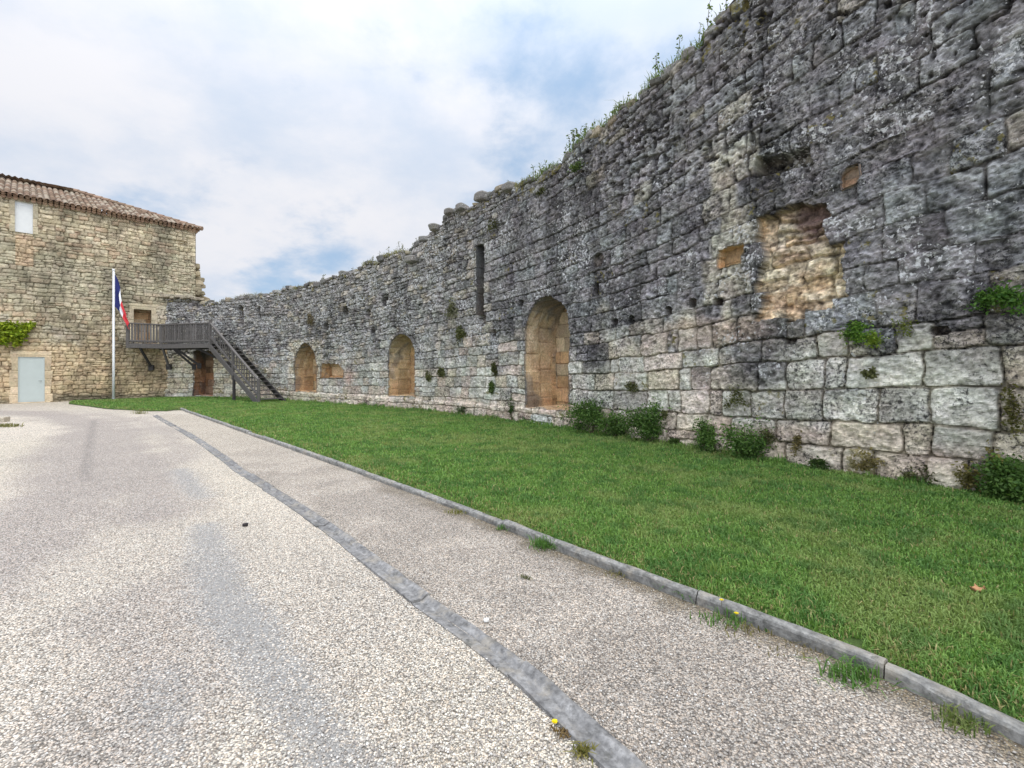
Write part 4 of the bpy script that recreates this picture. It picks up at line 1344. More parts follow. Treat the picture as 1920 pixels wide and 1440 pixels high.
pc_ = np.where((rng.random(n) < 0.05)[:, None], C3((0.70, 0.69, 0.66)), pc_)
gs_ = mesh('gravel', PV.reshape(-1, 3), None, (tri[None] + np.arange(n)[:, None, None] * 9).reshape(-1, 3), M_PEBBLE, None, False, {'Col': np.repeat(pc_, 9, 0)})
tag(gs_, 'loose pale stone chippings lying on the drive', 'gravel', None, 'stuff')

# ------------------------------------------------------------------ timber landing and stairs
stairs = empty('timber_staircase', (-15.0, 23.3, 0), 'grey weathered timber landing and open stair against the rampart, below the house doorway', 'staircase')
DKZ = 2.86
RLZ = 3.86
Af = np.array((-19.30, 23.55)); Bf = np.array((-18.33, 24.52)); Ef = np.array((-15.10, 23.50)); Ff = np.array((-11.20, 20.75))
Ai = Af - BN * 0.72; Bi = np.array((-18.85, 25.1)); 
sdir = (Ff - Ef) / np.linalg.norm(Ff - Ef); snor = np.array((-sdir[1], sdir[0]))
if snor[1] < 0: snor = -snor
Ei = Ef + snor * 1.2; Fi = Ff + snor * 1.2
def p3(p, z): return (float(p[0]), float(p[1]), z)
dk = MB()                                                # deck boards
def deck_quad(a0, a1, b0, b1, nboard):
    for k in range(nboard):
        t0, t1 = (k + 0.04) / nboard, (k + 0.96) / nboard
        q0 = lerp(a0, a1, t0); q1 = lerp(a0, a1, t1); r0 = lerp(b0, b1, t0); r1 = lerp(b0, b1, t1)
        v = [p3(q0, DKZ - .045), p3(q1, DKZ - .045), p3(r1, DKZ - .045), p3(r0, DKZ - .045), p3(q0, DKZ), p3(q1, DKZ), p3(r1, DKZ), p3(r0, DKZ)]
        dk.add(v, [(0, 1, 2, 3), (4, 7, 6, 5), (0, 4, 5, 1), (1, 5, 6, 2), (2, 6, 7, 3), (3, 7, 4, 0)], c=C3((1, 1, 1)) * random.uniform(0.7, 1.2))
deck_quad(Af, Bf, Ai, Bi, 9); deck_quad(Bf, Ef, Bi, Ei, 24)
dk.build('deck', M_WOOD, stairs)
fb = MB()
W1 = (1, 1, 1)
for a, b in ((Af, Bf), (Bf, Ef)):
    fb.bar(p3(a, DKZ - 0.15), p3(b, DKZ - 0.15), 0.08, 0.2, c=W1)
fb.build('edge_beam', M_WOOD, stairs)
jb = MB()
for k in range(12):
    t = (k + 0.5) / 12
    a = lerp(Bf, Ef, t); b = lerp(Bi, Ei, t)
    jb.bar(p3(a, DKZ - 0.11), p3(b, DKZ - 0.11), 0.07, 0.12, c=W1)
for k in range(4):
    t = (k + 0.5) / 4
    jb.bar(p3(lerp(Af, Bf, t), DKZ - 0.11), p3(lerp(Ai, Bi, t), DKZ - 0.11), 0.07, 0.12, c=W1)
jb.bar(p3(lerp(Bf, Bi, .45), DKZ - 0.24), p3(lerp(Ef, Ei, .45), DKZ - 0.24), 0.1, 0.14, c=W1)
jb.build('joists', M_DARKWOOD, stairs)


def railing(a, b, za, zb, nbal, name='railing', hgt=1.0, sides=True, lowrail=0.12):
    m = MB()
    m.bar(p3(a, za + hgt), p3(b, zb + hgt), 0.10, 0.06, c=C3((1.15, 1.15, 1.15)))
    rl = m.build(name, M_WOOD, stairs)
    m = MB(); m.bar(p3(a, za + lowrail), p3(b, zb + lowrail), 0.06, 0.09, c=W1)
    o = m.build('bottom_rail', M_WOOD, None); o.data.transform(__import__('mathutils').Matrix.Translation(-stairs.location)); o.parent = rl
    for k in range(nbal):
        t = (k + 0.5) / nbal
        q = lerp(a, b, t)
        z = lerp(za, zb, t)
        mm_ = MB()
        f = (b - a) / np.linalg.norm(b - a)
        mm_.bar(p3(q, z + lowrail - 0.10), p3(q, z + hgt - 0.02), 0.085 if sides else 0.05, 0.03, up=(float(f[1]), float(-f[0]), 0), c=C3((1, 1, 1)) * random.uniform(0.65, 1.3))
        o = mm_.build('baluster', M_WOOD, None)
        o.data.transform(__import__('mathutils').Matrix.Translation(-stairs.location))
        o.parent = rl
    return rl
railing(Af, Bf, DKZ, DKZ, 11)
railing(Bf, Ef, DKZ, DKZ, 26)
railing(Ef, Ff, DKZ, 0.06, 20, 'stair_railing', 1.0, False, 0.30)
pm_ = [(Af, DKZ - 0.25, RLZ + 0.02, 'post'), (Bf, DKZ - 0.25, RLZ + 0.02, 'post'), (lerp(Bf, Ef, 0.62), DKZ - 0.25, RLZ, 'post'), (Ef, DKZ - 0.32, RLZ + 0.16, 'post'), (Ff, 0.0, 1.12, 'post'), (lerp(Ef, Ff, 0.5), 1.05, 2.44, 'post')]
for (q, z0, z1, nm) in pm_:
    m = MB(); m.bar(p3(q, z0), p3(q, z1), 0.11, 0.11, up=(float(sdir[0]), float(sdir[1]), 0), c=W1); m.build(nm, M_WOOD, stairs)
m = MB(); q = lerp(Ef, Ff, 0.52); m.bar(p3(q, 0.0), p3(q, 1.25), 0.11, 0.11, up=(float(sdir[0]), float(sdir[1]), 0), c=W1); m.build('support_post', M_DARKWOOD, stairs)
for a, b in ((Ef, Ff), (Ei, Fi)):
    m = MB(); m.bar(p3(a, DKZ - 0.22), p3(b, -0.02), 0.06, 0.26, c=C3((0.9, 0.9, 0.9))); m.build('stringer', M_WOOD if a is Ef else M_DARKWOOD, stairs)
NST = 15
for k in range(1, NST):
    t = k / NST
    a = lerp(Ef, Ff, t); b = lerp(Ei, Fi, t); z = DKZ * (1 - t)
    f = sdir * 0.13
    m = MB()
    m.bar(p3(a + snor * .03, z), p3(b - snor * .03, z), 0.25, 0.045, c=C3((.8, .8, .8)) * random.uniform(0.6, 1.2))
    m.build('step', M_WOOD, stairs)
# diagonal braces and corbel blocks
for (a, inner, dn, tt) in ((lerp(Af, Bf, .35), lerp(Ai, Bi, .75), 1.0, 0), (lerp(Bf, Ef, .03), lerp(Bi, Ei, .12), 0.95, 0), (lerp(Bf, Ef, .22), lerp(Bi, Ei, .45), 0.95, 0), (lerp(Bf, Ef, .28), lerp(Bi, Ei, .52), 0.9, 0), (lerp(Bf, Ef, .68), lerp(Bi, Ei, .92), 0.85, 0)):
    m = MB()
    m.bar(p3(a, DKZ - 0.20), p3(inner, DKZ - 0.2 - dn), 0.085, 0.11, c=C3((1.0, 1.0, 1.0)))
    m.build('brace', M_WOOD if random.random() > 0.35 else M_DARKWOOD, stairs)
    m = MB(); e = inner + (inner - a) / np.linalg.norm(inner - a) * 0.12
    m.bar(p3(lerp(a, inner, 0.93), DKZ - 0.25 - dn), p3(e, DKZ - 0.25 - dn), 0.22, 0.30, c=W1)
    m.build('corbel', M_DARKWOOD, stairs)

# ------------------------------------------------------------------ flagpole and flag
fx, fy = gp(213, 750)
pole = empty('flagpole', (fx, fy, 0), 'slim white flagpole standing in the grass before the house', 'flagpole')
PH = EYE + (HZ - 507) / FOC * fy
m = MB(); m.tube([(fx, fy, 0.0), (fx, fy, 2.2), (fx, fy, PH)], [0.058, 0.052, 0.040], 16); m.build('pole', M_WHITEP, pole, True)
m = MB(); m.stone((fx, fy, PH + 0.03), (0.10, 0.10, 0.09), 0, None, 3); m.build('finial', M_WHITEP, pole, True)
m = MB(); m.tube([(fx, fy, 0.0), (fx, fy, 0.06)], [0.12, 0.11], 16); m.build('base', M_CONC, pole, True)
m = MB(); m.tube([(fx + 0.075, fy - .02, PH - .1), (fx + 0.075, fy - .03, 1.2)], 0.006, 5); m.build('halyard', M_WHITEP, pole)
na, nb_ = 60, 30
A, B = np.meshgrid(np.linspace(0, 1, na), np.linspace(0, 1, nb_), indexing='ij')
zt0 = EYE + (HZ - 514) / FOC * fy
hx = 0.72 * A ** 0.9 * (0.72 + 0.28 * B) + 0.02 * np.sin(7 * A + 3 * B)
hz = -1.62 * B * (1 - 0.52 * A) - (2.05 * A ** 1.1)
hy = -0.02 + 0.07 * np.sqrt(A) * np.sin(3.6 * B * math.pi + 2.5 * A) + 0.05 * np.sin(7 * A)
fv = np.stack([fx + 0.07 + hx, fy + hy, zt0 + hz], -1)
flag_m = [simple('flag_blue', (0.016, 0.022, 0.12), 0.8, 30, 0.08, 0), simple('flag_white', (0.72, 0.72, 0.74), 0.8, 30, 0.05, 0), simple('flag_red', (0.60, 0.045, 0.055), 0.8, 30, 0.08, 0)]
qa = grid_quads(na, nb_)
am = A.ravel()[qa].mean(1)
fl = mesh('flag', fv.reshape(-1, 3), qa, None, None, None, True, None, flag_m, np.where(am < 1 / 3, 0, np.where(am < 2 / 3, 1, 2)))
tag(fl, 'blue, white and red flag hanging limp from the white pole', 'flag')

# ------------------------------------------------------------------ plants
def leaf_cloud(n, centre, rad, lsize, cols, rs, flat=1.0, clumps=14, squash=0.0):
    """leaves gathered in clumps through an uneven volume"""
    cl = rs.normal(size=(clumps, 3)); cl /= np.linalg.norm(cl, axis=1)[:, None]
    cl *= (rs.random(clumps) ** 0.45)[:, None] * 0.8
    tone = rs.uniform(0.6, 1.35, clumps)
    k = rs.integers(0, clumps, n)
    p = cl[k] + rs.normal(size=(n, 3)) * (0.14 + 0.20 * rs.random(clumps))[k][:, None]
    p = p * np.array(rad) + np.array(centre)
    return p, tone[k]


def leaf_mesh(name, p, tone, lsize, cols, rs, parent, mat=None, aspect=0.55, droop=0.3):
    n = len(p)
    d = rs.normal(size=(n, 3)); d[:, 2] = d[:, 2] * 0.7 - droop * 0.2
    d /= np.linalg.norm(d, axis=1)[:, None]
    s = np.cross(d, rs.normal(size=(n, 3))); s /= np.linalg.norm(s, axis=1)[:, None] + 1e-9
    nn = np.cross(d, s)
    ls = lsize * (0.6 + 0.8 * rs.random(n))[:, None]
    v = np.empty((n, 6, 3))
    v[:, 0] = p
    v[:, 1] = p + d * ls * 0.35 + s * ls * aspect * 0.5 + nn * ls * 0.05
    v[:, 2] = p + d * ls * 0.75 + s * ls * aspect * 0.38
    v[:, 3] = p + d * ls - nn * ls * 0.10
    v[:, 4] = p + d * ls * 0.75 - s * ls * aspect * 0.38
    v[:, 5] = p + d * ls * 0.35 - s * ls * aspect * 0.5 + nn * ls * 0.05
    i = np.arange(n)[:, None] * 6
    q = np.concatenate([np.concatenate([i, i + 1, i + 2, i + 5], 1), np.concatenate([i + 5, i + 2, i + 3, i + 4], 1)])
    c = lerp(C3(cols[0]), C3(cols[1]), rs.random(n)[:, None]) * tone[:, None]
    loc = np.array(parent.location) if parent else 0
    return mesh(name, v.reshape(-1, 3) - loc, q, None, mat or M_LEAF, parent, False, {'Col': np.repeat(c, 6, 0)})


def bush(name, base, size, label, cat, group, cols, n=1800, lsize=0.045, seed=0, kind='bush', stems=7):
    rs = np.random.default_rng(seed)
    o = empty(name, base, label, cat, group)
    b = np.array(base)
    ctr = b + np.array((0, 0, size[2] * 0.52))
    p, t = leaf_cloud(n, ctr, (size[0] / 2, size[1] / 2, size[2] / 2), lsize, cols, rs, clumps=max(8, int(n / 110)))
    p[:, 2] = np.maximum(p[:, 2], b[2] + 0.02)
    leaf_mesh('foliage', p, t, lsize, cols, rs, o)
    m = MB()
    for k in range(stems):
        e = ctr + rs.normal(size=3) * np.array(size) * 0.22
        m.tube([b + rs.normal(size=3) * (0.03, 0.03, 0), lerp(b, e, 0.5) + rs.normal(size=3) * 0.03, e], [0.010, 0.007, 0.003], 5)
    m.build('stem', M_STEM, o)
    return o


def wall_ground(x, y, out=0.15):
    s, _ = wall_at(x, y)
    p = wpos(s, 0.0, out)
    return (float(p[0]), float(p[1]), float(lawn_z(p[:1], p[1:2])[0]))


DKG = ((0.045, 0.105, 0.022), (0.15, 0.25, 0.06))
GB = 'shrubs at the foot of the rampart'
for k, (x, y, wd, ht, lab, n) in enumerate([
        (1118, 812, 0.95, 0.62, 'broad dark green shrub at the rampart foot, right of the tallest niche', 3400),
        (1160, 826, 0.55, 0.42, 'smaller rounded shrub pressed against the broad shrub at the rampart foot', 1700),
        (1224, 838, 0.85, 0.60, 'dense rounded shrub standing apart at the rampart foot, second clump from the tall niche', 3000),
        (1332, 852, 0.34, 0.42, 'narrow upright shrub at the rampart foot, below the pale block band', 1300),
        (1410, 864, 0.62, 0.50, 'loose spreading shrub at the rampart foot below the bare rubble panel', 1900),
        (1908, 945, 0.38, 0.36, 'leafy green shrub at the rampart foot by the right edge of the photo', 2600)]):
    p = wall_ground(x, y, 0.16)
    bush('shrub', p, (wd * 1.3, 0.55, ht * 1.35), lab, 'shrub', GB, DKG, int(n * 1.4), 0.042, 900 + k)
for k, (x, y, wd, ht, lab) in enumerate([
        (965, 770, 0.25, 0.75, 'thin climbing weed on the left jamb of the tallest niche'),
        (872, 782, 0.42, 0.32, 'low weed clump at the rampart foot, left of the tallest niche'),
        (1540, 884, 0.30, 0.20, 'small weed clump at the rampart foot beneath the pink foot stones'),
        (1090, 808, 0.25, 0.20, 'tiny weed at the rampart foot between the tall niche and the broad shrub'),
        (1270, 846, 0.32, 0.15, 'flat little weed right of the dense rounded shrub')]):
    bush('weed', wall_ground(x, y, 0.10), (wd, 0.22, ht), lab, 'weed', 'weeds at the foot of the rampart', ((0.035, 0.08, 0.02), (0.09, 0.13, 0.035)), 500, 0.035, 950 + k, stems=4)


def wall_plant(name, x, y, size, label, cat, group, cols, n, lsize, seed, out=0.10, droop=0.3):
    s, z = wall_at(x, y)
    b = wpos(s, z, 0.0)
    c = wpos(s, z - size[2] * droop, out)
    rs = np.random.default_rng(seed)
    o = empty(name, tuple(map(float, b)), label, cat, group)
    p, t = leaf_cloud(n, (0, 0, 0), (size[0] / 2, size[1] / 2, size[2] / 2), lsize, cols, rs, clumps=max(6, n // 70))
    tx, ty, nx, ny = (float(np.interp(s, SL, q)) for q in (TX, TY, NXa, NYa))
    w_ = np.stack([c[0] + tx * p[:, 0] + nx * np.abs(p[:, 1]), c[1] + ty * p[:, 0] + ny * np.abs(p[:, 1]), c[2] + p[:, 2]], 1)
    leaf_mesh('foliage', w_, t, lsize, cols, rs, o, droop=1.0)
    m = MB()
    for k in range(5):
        e = w_[rs.integers(0, n)]
        m.tube([b - np.array((nx, ny, 0)) * 0.05, lerp(b, e, .5) + np.array((0, 0, 0.03)), e], [0.008, 0.005, 0.002], 5)
    m.build('stem', M_STEM, o)
    return o


FERN = ((0.07, 0.17, 0.03), (0.20, 0.33, 0.05))
GW = 'green plants rooted in the rampart face'
wall_plant('fern', 1612, 612, (0.50, 0.16, 0.30), 'bright green fern rooted in the rampart below the bare rubble panel', 'fern', GW, FERN, 900, 0.035, 1001)
wall_plant('fern', 1643, 628, (0.30, 0.2, 0.26), 'yellow-green fern tuft hanging just right of and below the bright fern', 'fern', GW, ((0.16, 0.26, 0.03), (0.30, 0.38, 0.06)), 500, 0.032, 1002)
wall_plant('wall_plant', 1698, 600, (0.22, 0.10, 0.30), 'thin yellowish sprig on the rampart, right of the bright fern', 'plant', GW, ((0.13, 0.17, 0.03), (0.22, 0.24, 0.06)), 180, 0.03, 1003)
wall_plant('fern', 1884, 550, (0.60, 0.22, 0.36), 'large mid-green fern high on the rampart at the right edge', 'fern', GW, ((0.05, 0.13, 0.025), (0.13, 0.24, 0.045)), 1100, 0.04, 1004)
DULL = ((0.055, 0.065, 0.025), (0.13, 0.13, 0.055))
GD = 'dull dry plants on the rampart face'
for k, (x, y, sx, sz_, lab, cl) in enumerate([
        (1380, 735, 0.55, 0.42, 'dull olive plant with drooping leaves on the pale blocks below the panel', DULL),
        (1440, 808, 0.32, 0.30, 'dry olive weed on the wall just above the loose spreading shrub', DULL),
        (1498, 815, 0.16, 0.34, 'brownish weed streak in the joint right of the loose spreading shrub', ((0.10, 0.085, 0.04), (0.19, 0.15, 0.07))),
        (1632, 855, 0.38, 0.26, 'brown dry weed spilling from the joint under the pale blocks', ((0.10, 0.085, 0.035), (0.21, 0.17, 0.07))),
        (1720, 880, 0.26, 0.40, 'olive weed hanging low on the rampart between two brown dry weeds', DULL),
        (1822, 872, 0.30, 0.36, 'brown dry weed low on the rampart left of the leafy edge shrub', ((0.09, 0.085, 0.03), (0.20, 0.17, 0.06))),
        (1866, 850, 0.12, 0.34, 'thin yellow-brown weed in the upright joint above the edge shrub', ((0.14, 0.13, 0.04), (0.25, 0.20, 0.07))),
        (1634, 690, 0.16, 0.18, 'mossy tuft in the upright joint below the bright fern', DULL),
        (1190, 716, 0.34, 0.24, 'olive moss cushion on a pale block right of the tallest niche', DULL),
        (1252, 770, 0.20, 0.22, 'small dull weed above the dense rounded shrub', DULL),
        (850, 570, 0.55, 0.70, 'grey-brown shrubby tuft on the rampart left of the slit window', ((0.085, 0.085, 0.055), (0.17, 0.165, 0.11))),
        (868, 615, 0.55, 0.45, 'dark olive tuft on the rampart below the slit window', DULL),
        (585, 590, 0.55, 0.60, 'brown dry growth on the rampart above the far niche', ((0.12, 0.10, 0.07), (0.20, 0.165, 0.11))),
        (830, 688, 0.35, 0.40, 'olive weed on the pale blocks right of the middle niche', DULL),
        (932, 682, 0.22, 0.40, 'olive weed streak on the pale blocks left of the tallest niche', DULL),
        (925, 722, 0.18, 0.30, 'short green weed low on the rampart left of the tallest niche', ((0.045, 0.075, 0.02), (0.10, 0.14, 0.04))),
        (805, 700, 0.3, 0.35, 'faint olive weed beside the right edge of the middle niche', DULL),
        (1905, 735, 0.20, 0.55, 'mossy growth in the tall joint at the right edge of the photo', ((0.07, 0.075, 0.02), (0.16, 0.14, 0.05)))]):
    far = x < 1000
    cl = tuple(tuple(q * 1.35 for q in c_) for c_ in cl)
    wall_plant('wall_weed', x, y, (sx * 1.15, 0.16, sz_ * 1.15), lab, 'weed', GD, cl, 300 if not far else 380, 0.040 if not far else 0.065, 1100 + k, 0.05)


def top_plant(x, y, n, h, spread, label, cols, seed, kind='spike'):
    """tall stems with small leaves on the crest of the wall"""
    s, z = wall_at(x, y)
    z = float(np.interp(s, sg, tz))
    b = wpos(s, z - 0.03, -0.25)
    rs = np.random.default_rng(seed)
    o = empty('crest_plant', tuple(map(float, b)), label, 'plant', 'plants growing on the crest of the rampart')
    tx, ty = float(np.interp(s, SL, TX)), float(np.interp(s, SL, TY))
    m = MB(); P = []; T_ = []
    for k in range(n):
        a = rs.normal() * spread
        q = b + np.array((tx * a, ty * a, float(np.interp(s + a, sg, tz)) - z))
        hh = h * rs.uniform(0.5, 1.1)
        tip = q + np.array((rs.normal() * 0.12 * hh, rs.normal() * 0.12 * hh, hh))
        mid = lerp(q, tip, 0.5) + rs.normal(size=3) * 0.03
        m = MB(); m.tube([q, mid, tip], [0.009, 0.007, 0.004], 5, c=(0.10, 0.12, 0.05)); m.build('stem', M_STEM, o)
        nl = int(26 * hh / 0.6) if kind == 'spike' else 10
        for j in range(nl):
            t = rs.uniform(0.25, 1.0)
            P.append(lerp(q, tip, t) + rs.normal(size=3) * (0.035 * (1.2 - t * 0.7)))
            T_.append(rs.uniform(0.6, 1.3))
        for j in range(16):
            P.append(q + rs.normal(size=3) * np.array((0.10, 0.10, 0.05)) + (0, 0, 0.04)); T_.append(rs.uniform(0.5, 1.2))
    leaf_mesh('foliage', np.array(P), np.array(T_), 0.055, cols, rs, o)
    return o


GT = ((0.06, 0.10, 0.03), (0.15, 0.20, 0.06))
for k, a in enumerate([
        (1010, 322, 9, 0.55, 0.45, 'leafy crest plant where the rampart top steps up, leftmost of the tall ones', GT),
        (1078, 262, 12, 0.70, 0.42, 'tallest spiky clump on the crest, above the hanging green tuft', GT),
        (1132, 222, 8, 0.55, 0.30, 'spiky crest plant between the tallest clump and the mossy ledge', GT),
        (1262, 128, 7, 0.75, 0.40, 'sparse tall stalks on the crest at the steep part of the rampart', GT),
        (1335, 52, 2, 0.85, 0.15, 'lone thin stalk on the crest near the top edge of the photo', GT),
        (905, 368, 3, 0.35, 0.4, 'few short stalks on the crest above the slit window', GT),
        (760, 470, 5, 0.50, 0.5, 'wispy stalks on the crest above the middle niche', ((0.12, 0.13, 0.06), (0.2, 0.2, 0.1))),
        (715, 482, 6, 0.50, 0.5, 'wispy grass stalks on the crest left of the jutting pale stone', ((0.12, 0.13, 0.06), (0.2, 0.2, 0.1))),
        (672, 500, 6, 0.45, 0.6, 'low wispy stalks on the far crest above the low recess', ((0.12, 0.13, 0.06), (0.2, 0.2, 0.1))),
        (595, 528, 4, 0.40, 0.5, 'faint stalks on the far crest above the pointed niche', ((0.12, 0.13, 0.06), (0.2, 0.2, 0.1)))]):
    top_plant(a[0], a[1], a[2], a[3], a[4], a[5], a[6], 1300 + k)


def crest_tuft(x, y, ln, label, seed, cols, hgt=0.16, n=500, out=0.02):
    s, z = wall_at(x, y)
    rs = np.random.default_rng(seed)
    ss = s + rs.normal(size=n) * ln / 2
    zz_ = np.interp(ss, sg, tz)
    p = wpos(ss, zz_ - 0.10 * rs.random(n), 0.0)
    p = p + np.stack([np.interp(ss, SL, NXa), np.interp(ss, SL, NYa), 0 * ss], 1) * rs.uniform(-0.4, out + 0.05, n)[:, None]
    c = lerp(C3(cols[0]), C3(cols[1]), rs.random(n)[:, None])
    Vt, Qt, Tt, Ct = blades(p[:, 0], p[:, 1], p[:, 2], hgt * rs.uniform(0.5, 1.2, n), np.full(n, 0.014), c, 0.9, seed)
    o = mesh('crest_grass', Vt, Qt, Tt, M_GRASS, None, False, {'Col': Ct})
    return tag(o, label, 'grass tuft', 'grass tufts on the crest of the rampart')


CG = ((0.07, 0.12, 0.03), (0.20, 0.24, 0.07))
for k, a in enumerate([(1092, 262, 0.55, 'grass cushion on the crest under the tallest spiky clump'), (1165, 208, 0.7, 'bright mossy grass ledge on the crest right of the spiky plants'),
                       (1235, 152, 0.55, 'grass strip on the crest below the sparse tall stalks'), (1300, 92, 0.5, 'short grass on the steep crest near the lone thin stalk'),
                       (1020, 325, 0.6, 'grass at the foot of the leftmost tall crest plant'), (980, 345, 0.5, 'low yellowish grass on the crest where it steps down'),
                       (735, 478, 0.9, 'thin grass on the crest beside the jutting pale stone'), (690, 492, 0.7, 'thin grass on the far crest above the middle niche'), (560, 536, 1.6, 'yellowish grass along the far crest above the far niche'),
                       (450, 556, 1.8, 'dry yellow grass along the lowest part of the crest above the stairs'), (345, 558, 1.0, 'mossy grass on the crest stub beside the house')]):
    crest_tuft(a[0], a[1], a[2], a[3], 1500 + k, CG if k < 5 else ((0.14, 0.14, 0.05), (0.26, 0.24, 0.09)))
wall_plant('hanging_tuft', 1085, 305, (0.45, 0.16, 0.34), 'green leafy tuft hanging just below the crest under the tallest spiky clump', 'plant', GW, ((0.07, 0.12, 0.035), (0.16, 0.21, 0.07)), 380, 0.045, 1600)
wall_plant('hanging_tuft', 1020, 350, (0.40, 0.16, 0.30), 'dull green tuft just below the crest left of the hanging leafy tuft', 'plant', GW, DULL, 260, 0.045, 1601)
wall_plant('hanging_tuft', 930, 415, (0.5, 0.16, 0.5), 'olive growth on rough stones just right of the slit window top', 'plant', GW, DULL, 260, 0.05, 1602)

# climber trained along the house wall above the door; its trunk stands beyond the left edge
tA, zA = b_at(62, 605); tB, zB = b_at(-60, 620)
o = empty('climbing_vine', tuple(map(float, bpos(tB, 0.0, 0.15))), 'bright yellow-green vine trained along the house wall above the grey door', 'vine')
rs = np.random.default_rng(77)
n = 3600
tt = rs.uniform(tB - 1.0, tA, n); cx = rs.random(n)
clump = np.floor(tt * 5).astype(int)
zc_ = zA - 0.05 - 0.95 * cx * (0.75 + 0.4 * rnd(clump, 4)) * sstep(tA - tt, -0.05, 0.45)
P = bpos(tt, zc_ + rs.normal(size=n) * 0.03, 0.0) + np.array((BN[0], BN[1], 0)) * (0.08 + 0.38 * rs.random(n) * np.sin(np.clip(cx, 0.08, 1) * 2.6))[:, None]
leaf_mesh('foliage', P, 0.55 + 0.75 * rnd((tt * 9).astype(int) * 31 + (zc_ * 9).astype(int), 6), 0.12, ((0.15, 0.24, 0.018), (0.40, 0.46, 0.04)), rs, o, aspect=0.6, droop=1.2)
m = MB()
m.tube([bpos(tB, 0.0, 0.15), bpos(tB - 0.05, 1.3, 0.12), bpos(tB + 0.05, zA - 0.6, 0.12), bpos((tA + tB) / 2, zA - 0.45, 0.12), bpos(tA - 0.1, zA - 0.4, 0.12)], [0.06, 0.055, 0.045, 0.03, 0.012], 8)
m.build('trunk', M_STEM, o, True)


# weeds along kerb and channel
def ground_weed(name, x, y, n, h, r, label, cols, seed, cat='weed', group='weeds growing along the kerb', zoff=0.0, wid=0.008, lean=1.1):
    rs = np.random.default_rng(seed)
    gx, gy = gp(x, y)
    px = gx + rs.normal(size=n) * r; py = gy + rs.normal(size=n) * r * 0.6
    c = lerp(C3(cols[0]), C3(cols[1]), rs.random(n)[:, None])
    Vt, Qt, Tt, Ct = blades(px, py, np.full(n, zoff), h * rs.uniform(0.4, 1.2, n), wid * rs.uniform(0.6, 1.3, n), c, lean, seed)
    o = mesh(name, Vt, Qt, Tt, M_GRASS, None, False, {'Col': Ct})
    return tag(o, label, cat, group)


WG = ((0.05, 0.13, 0.025), (0.13, 0.24, 0.05))
for k, a in enumerate([(1022, 1026, 150, 0.10, 0.060, 'bushy green weed at the gap in the kerb', WG), (1600, 1272, 170, 0.085, 0.075, 'large spreading green weed on the path side of the near kerb', WG),
                       (1370, 1165, 120, 0.06, 0.09, 'green weeds at the kerb foot beside the yellow flowers', WG), (1285, 1118, 60, 0.07, 0.025, 'small grass tuft at the kerb foot left of the yellow flowers', WG),
                       (1248, 1104, 60, 0.06, 0.03, 'tiny grass tuft at the kerb foot, left of the small tuft', WG), (855, 962, 70, 0.05, 0.06, 'yellowish weed at the kerb foot up the path', ((0.14, 0.15, 0.03), (0.24, 0.22, 0.06))),
                       (940, 993, 40, 0.05, 0.03, 'tiny green weed at the kerb foot above the kerb gap', WG), (1160, 1078, 50, 0.04, 0.05, 'low brownish weed at the kerb foot right of the kerb gap', ((0.12, 0.11, 0.04), (0.2, 0.18, 0.07))),
                       (1800, 1358, 110, 0.06, 0.06, 'thin trailing weed at the nearest part of the kerb', ((0.08, 0.13, 0.03), (0.17, 0.2, 0.06))), (985, 1084, 40, 0.025, 0.03, 'flat olive weed in the middle of the gravel path', ((0.09, 0.10, 0.05), (0.16, 0.16, 0.08))),
                       (1400, 1185, 60, 0.035, 0.08, 'brownish low weeds on the path just below the yellow flowers', ((0.11, 0.10, 0.035), (0.19, 0.17, 0.06))), (1500, 1222, 60, 0.03, 0.10, 'faint dry weeds along the kerb before the large spreading weed', ((0.13, 0.11, 0.04), (0.21, 0.18, 0.08))),
                       (262, 776, 90, 0.22, 0.12, 'weed tuft at the far end of the drainage channel', ((0.12, 0.14, 0.03), (0.22, 0.22, 0.06)))]):
    ground_weed('kerb_weed', a[0], a[1], a[2], a[3], a[4], a[5], a[6], 1700 + k)
ground_weed('channel_weed', 1095, 1412, 70, 0.045, 0.02, 'small yellow-green weed in the crack by the drainage channel', ((0.12, 0.13, 0.03), (0.24, 0.2, 0.06)), 1750, group='weeds along the drainage channel')
ground_weed('channel_weed', 1055, 1375, 50, 0.025, 0.025, 'thin brown weed under the yellow flower by the channel', ((0.14, 0.09, 0.04), (0.22, 0.15, 0.06)), 1751, group='weeds along the drainage channel')
ground_weed('lawn_tuft', 1340, 1092, 90, 0.10, 0.05, 'longer pale green grass tuft at the lawn edge left of the yellow flowers', ((0.14, 0.24, 0.05), (0.26, 0.36, 0.09)), 1752, 'grass tuft', None, 0.05, 0.006, 0.6)


def flower(x, y, z, lab, seed, h=0.03):
    rs = np.random.default_rng(seed)
    gx, gy = gp(x, y, z + h)
    o = empty('dandelion', (gx, gy, z - 0.01), lab, 'flower', 'yellow flowers by the kerb and channel')
    m = MB(); m.tube([(gx, gy, z - 0.01), (gx, gy, z + h)], 0.0015, 5); m.build('stem', M_STEM, o)
    n = 70
    a = rs.uniform(0, 6.28, n); rr = 0.011 * np.sqrt(rs.random(n))
    v = []; t = []
    for k in range(n):
        cx, cy = math.cos(a[k]), math.sin(a[k])
        b = np.array((gx, gy, z + h)); tip = b + np.array((cx * (rr[k] + .004), cy * (rr[k] + .004), 0.007 * (1 - rr[k] / 0.015)))
        v += [b + np.array((-cy, cx, 0)) * .0012, b - np.array((-cy, cx, 0)) * .0012, tip - np.array((-cy, cx, 0)) * .0016, tip + np.array((-cy, cx, 0)) * .0016]
        t.append((4 * k, 4 * k + 1, 4 * k + 2, 4 * k + 3))
    mesh('petals', np.array(v) - np.array(o.location), t, None, M_YEL, o)
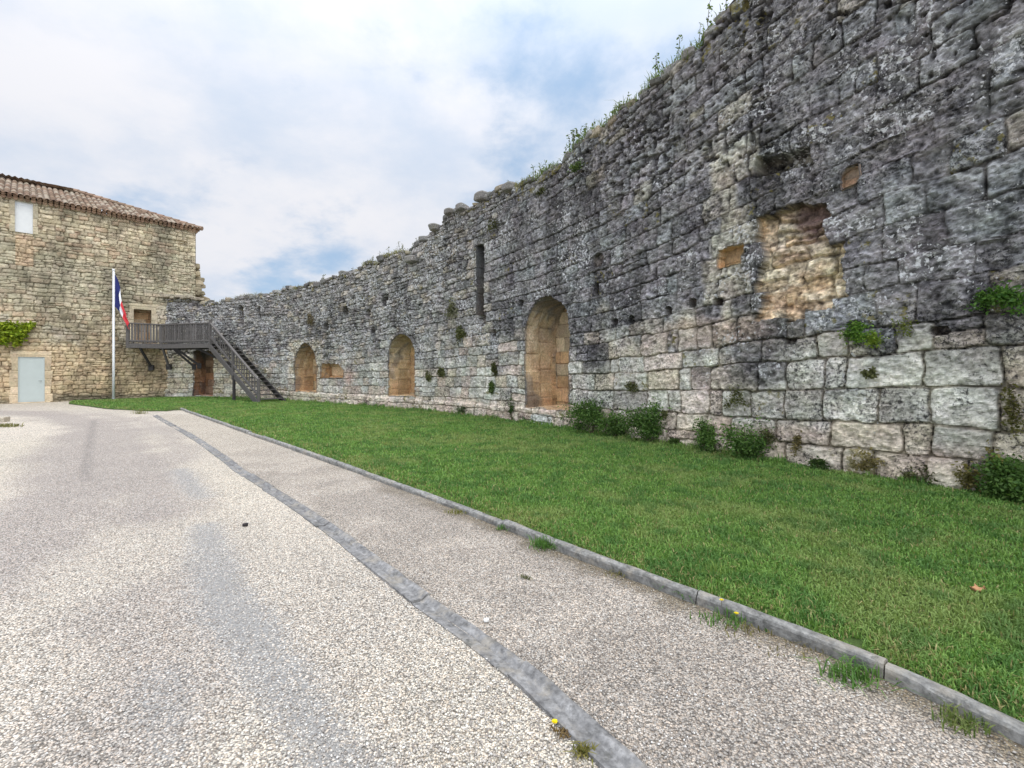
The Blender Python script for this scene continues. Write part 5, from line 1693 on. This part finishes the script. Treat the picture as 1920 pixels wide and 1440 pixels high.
M_YEL = simple('yellow_petals', (0.85, 0.68, 0.01), 0.6, 20, 0.05, 0)
flower(1353, 1125, 0.07, 'larger yellow flower over the kerb at the lawn edge', 1)
flower(1381, 1150, 0.07, 'smaller yellow flower over the kerb, just below the larger one', 2, 0.015)
flower(1040, 1353, 0.0, 'yellow flower beside the drainage channel', 3, 0.035)

# dead leaf, stone
lx_, ly_ = gp(1833, 1110, 0.07)
n_ = 9
A, B = np.meshgrid(np.linspace(-1, 1, n_), np.linspace(-1, 1, n_), indexing='ij')
wv = (1 - np.abs(A) ** 2.2) * (0.75 + 0.25 * np.cos(A * 9))
lp_ = np.stack([lx_ + 0.050 * A + 0.01 * B, ly_ + 0.032 * B * wv, 0.085 + 0.022 * (B * wv) ** 2 + 0.016 * A ** 2 + 0.012 * np.sin(3 * A + 2 * B)], -1)
lf = mesh('dead_leaf', lp_.reshape(-1, 3), grid_quads(n_, n_), None, simple('dry_leaf', (0.42, 0.22, 0.11), 0.8, 60, 0.3, 0.2, 0.003), None, True)
so = lf.modifiers.new('thick', 'SOLIDIFY'); so.thickness = 0.002
tag(lf, 'curled dry brown leaf lying on the lawn', 'leaf')
m = MB(); q = gp(460, 986); m.stone((q[0], q[1], 0.012), (0.05, 0.032, 0.03), 0.3, None, 4); o = m.build('dark_pebble', simple('dark_stone', (0.035, 0.03, 0.03), 0.8, 40, 0.3, 0.2), None, True)
tag(o, 'small dark stone lying alone on the pale drive', 'stone')
m = MB(); q = gp(912, 1165); m.stone((q[0], q[1], 0.008), (0.032, 0.026, 0.02), 0.3, None, 9); o = m.build('white_pebble', simple('white_stone', (0.75, 0.74, 0.71), 0.8, 40, 0.1, 0.2), None, True)
tag(o, 'small white stone on the path right of the drainage channel', 'stone')
# bit of edging at the far left of the drive
q = gp(-6, 791)
m = MB(); m.bar((q[0] - 1.2, q[1] - 0.35, 0.06), (q[0] + 0.25, q[1] + 0.05, 0.06), 0.25, 0.16, c=(0.42, 0.37, 0.29)); o = m.build('edging_stone', M_CONCV)
tag(o, 'pale edging stone at the left edge of the drive', 'edging stone')
ground_weed('verge_grass', 6, 800, 260, 0.10, 0.20, 'dry grass beside the edging stone at the left edge of the drive', ((0.14, 0.14, 0.05), (0.26, 0.24, 0.11)), 1790, 'grass tuft', None, 0.0, 0.02, 0.8)
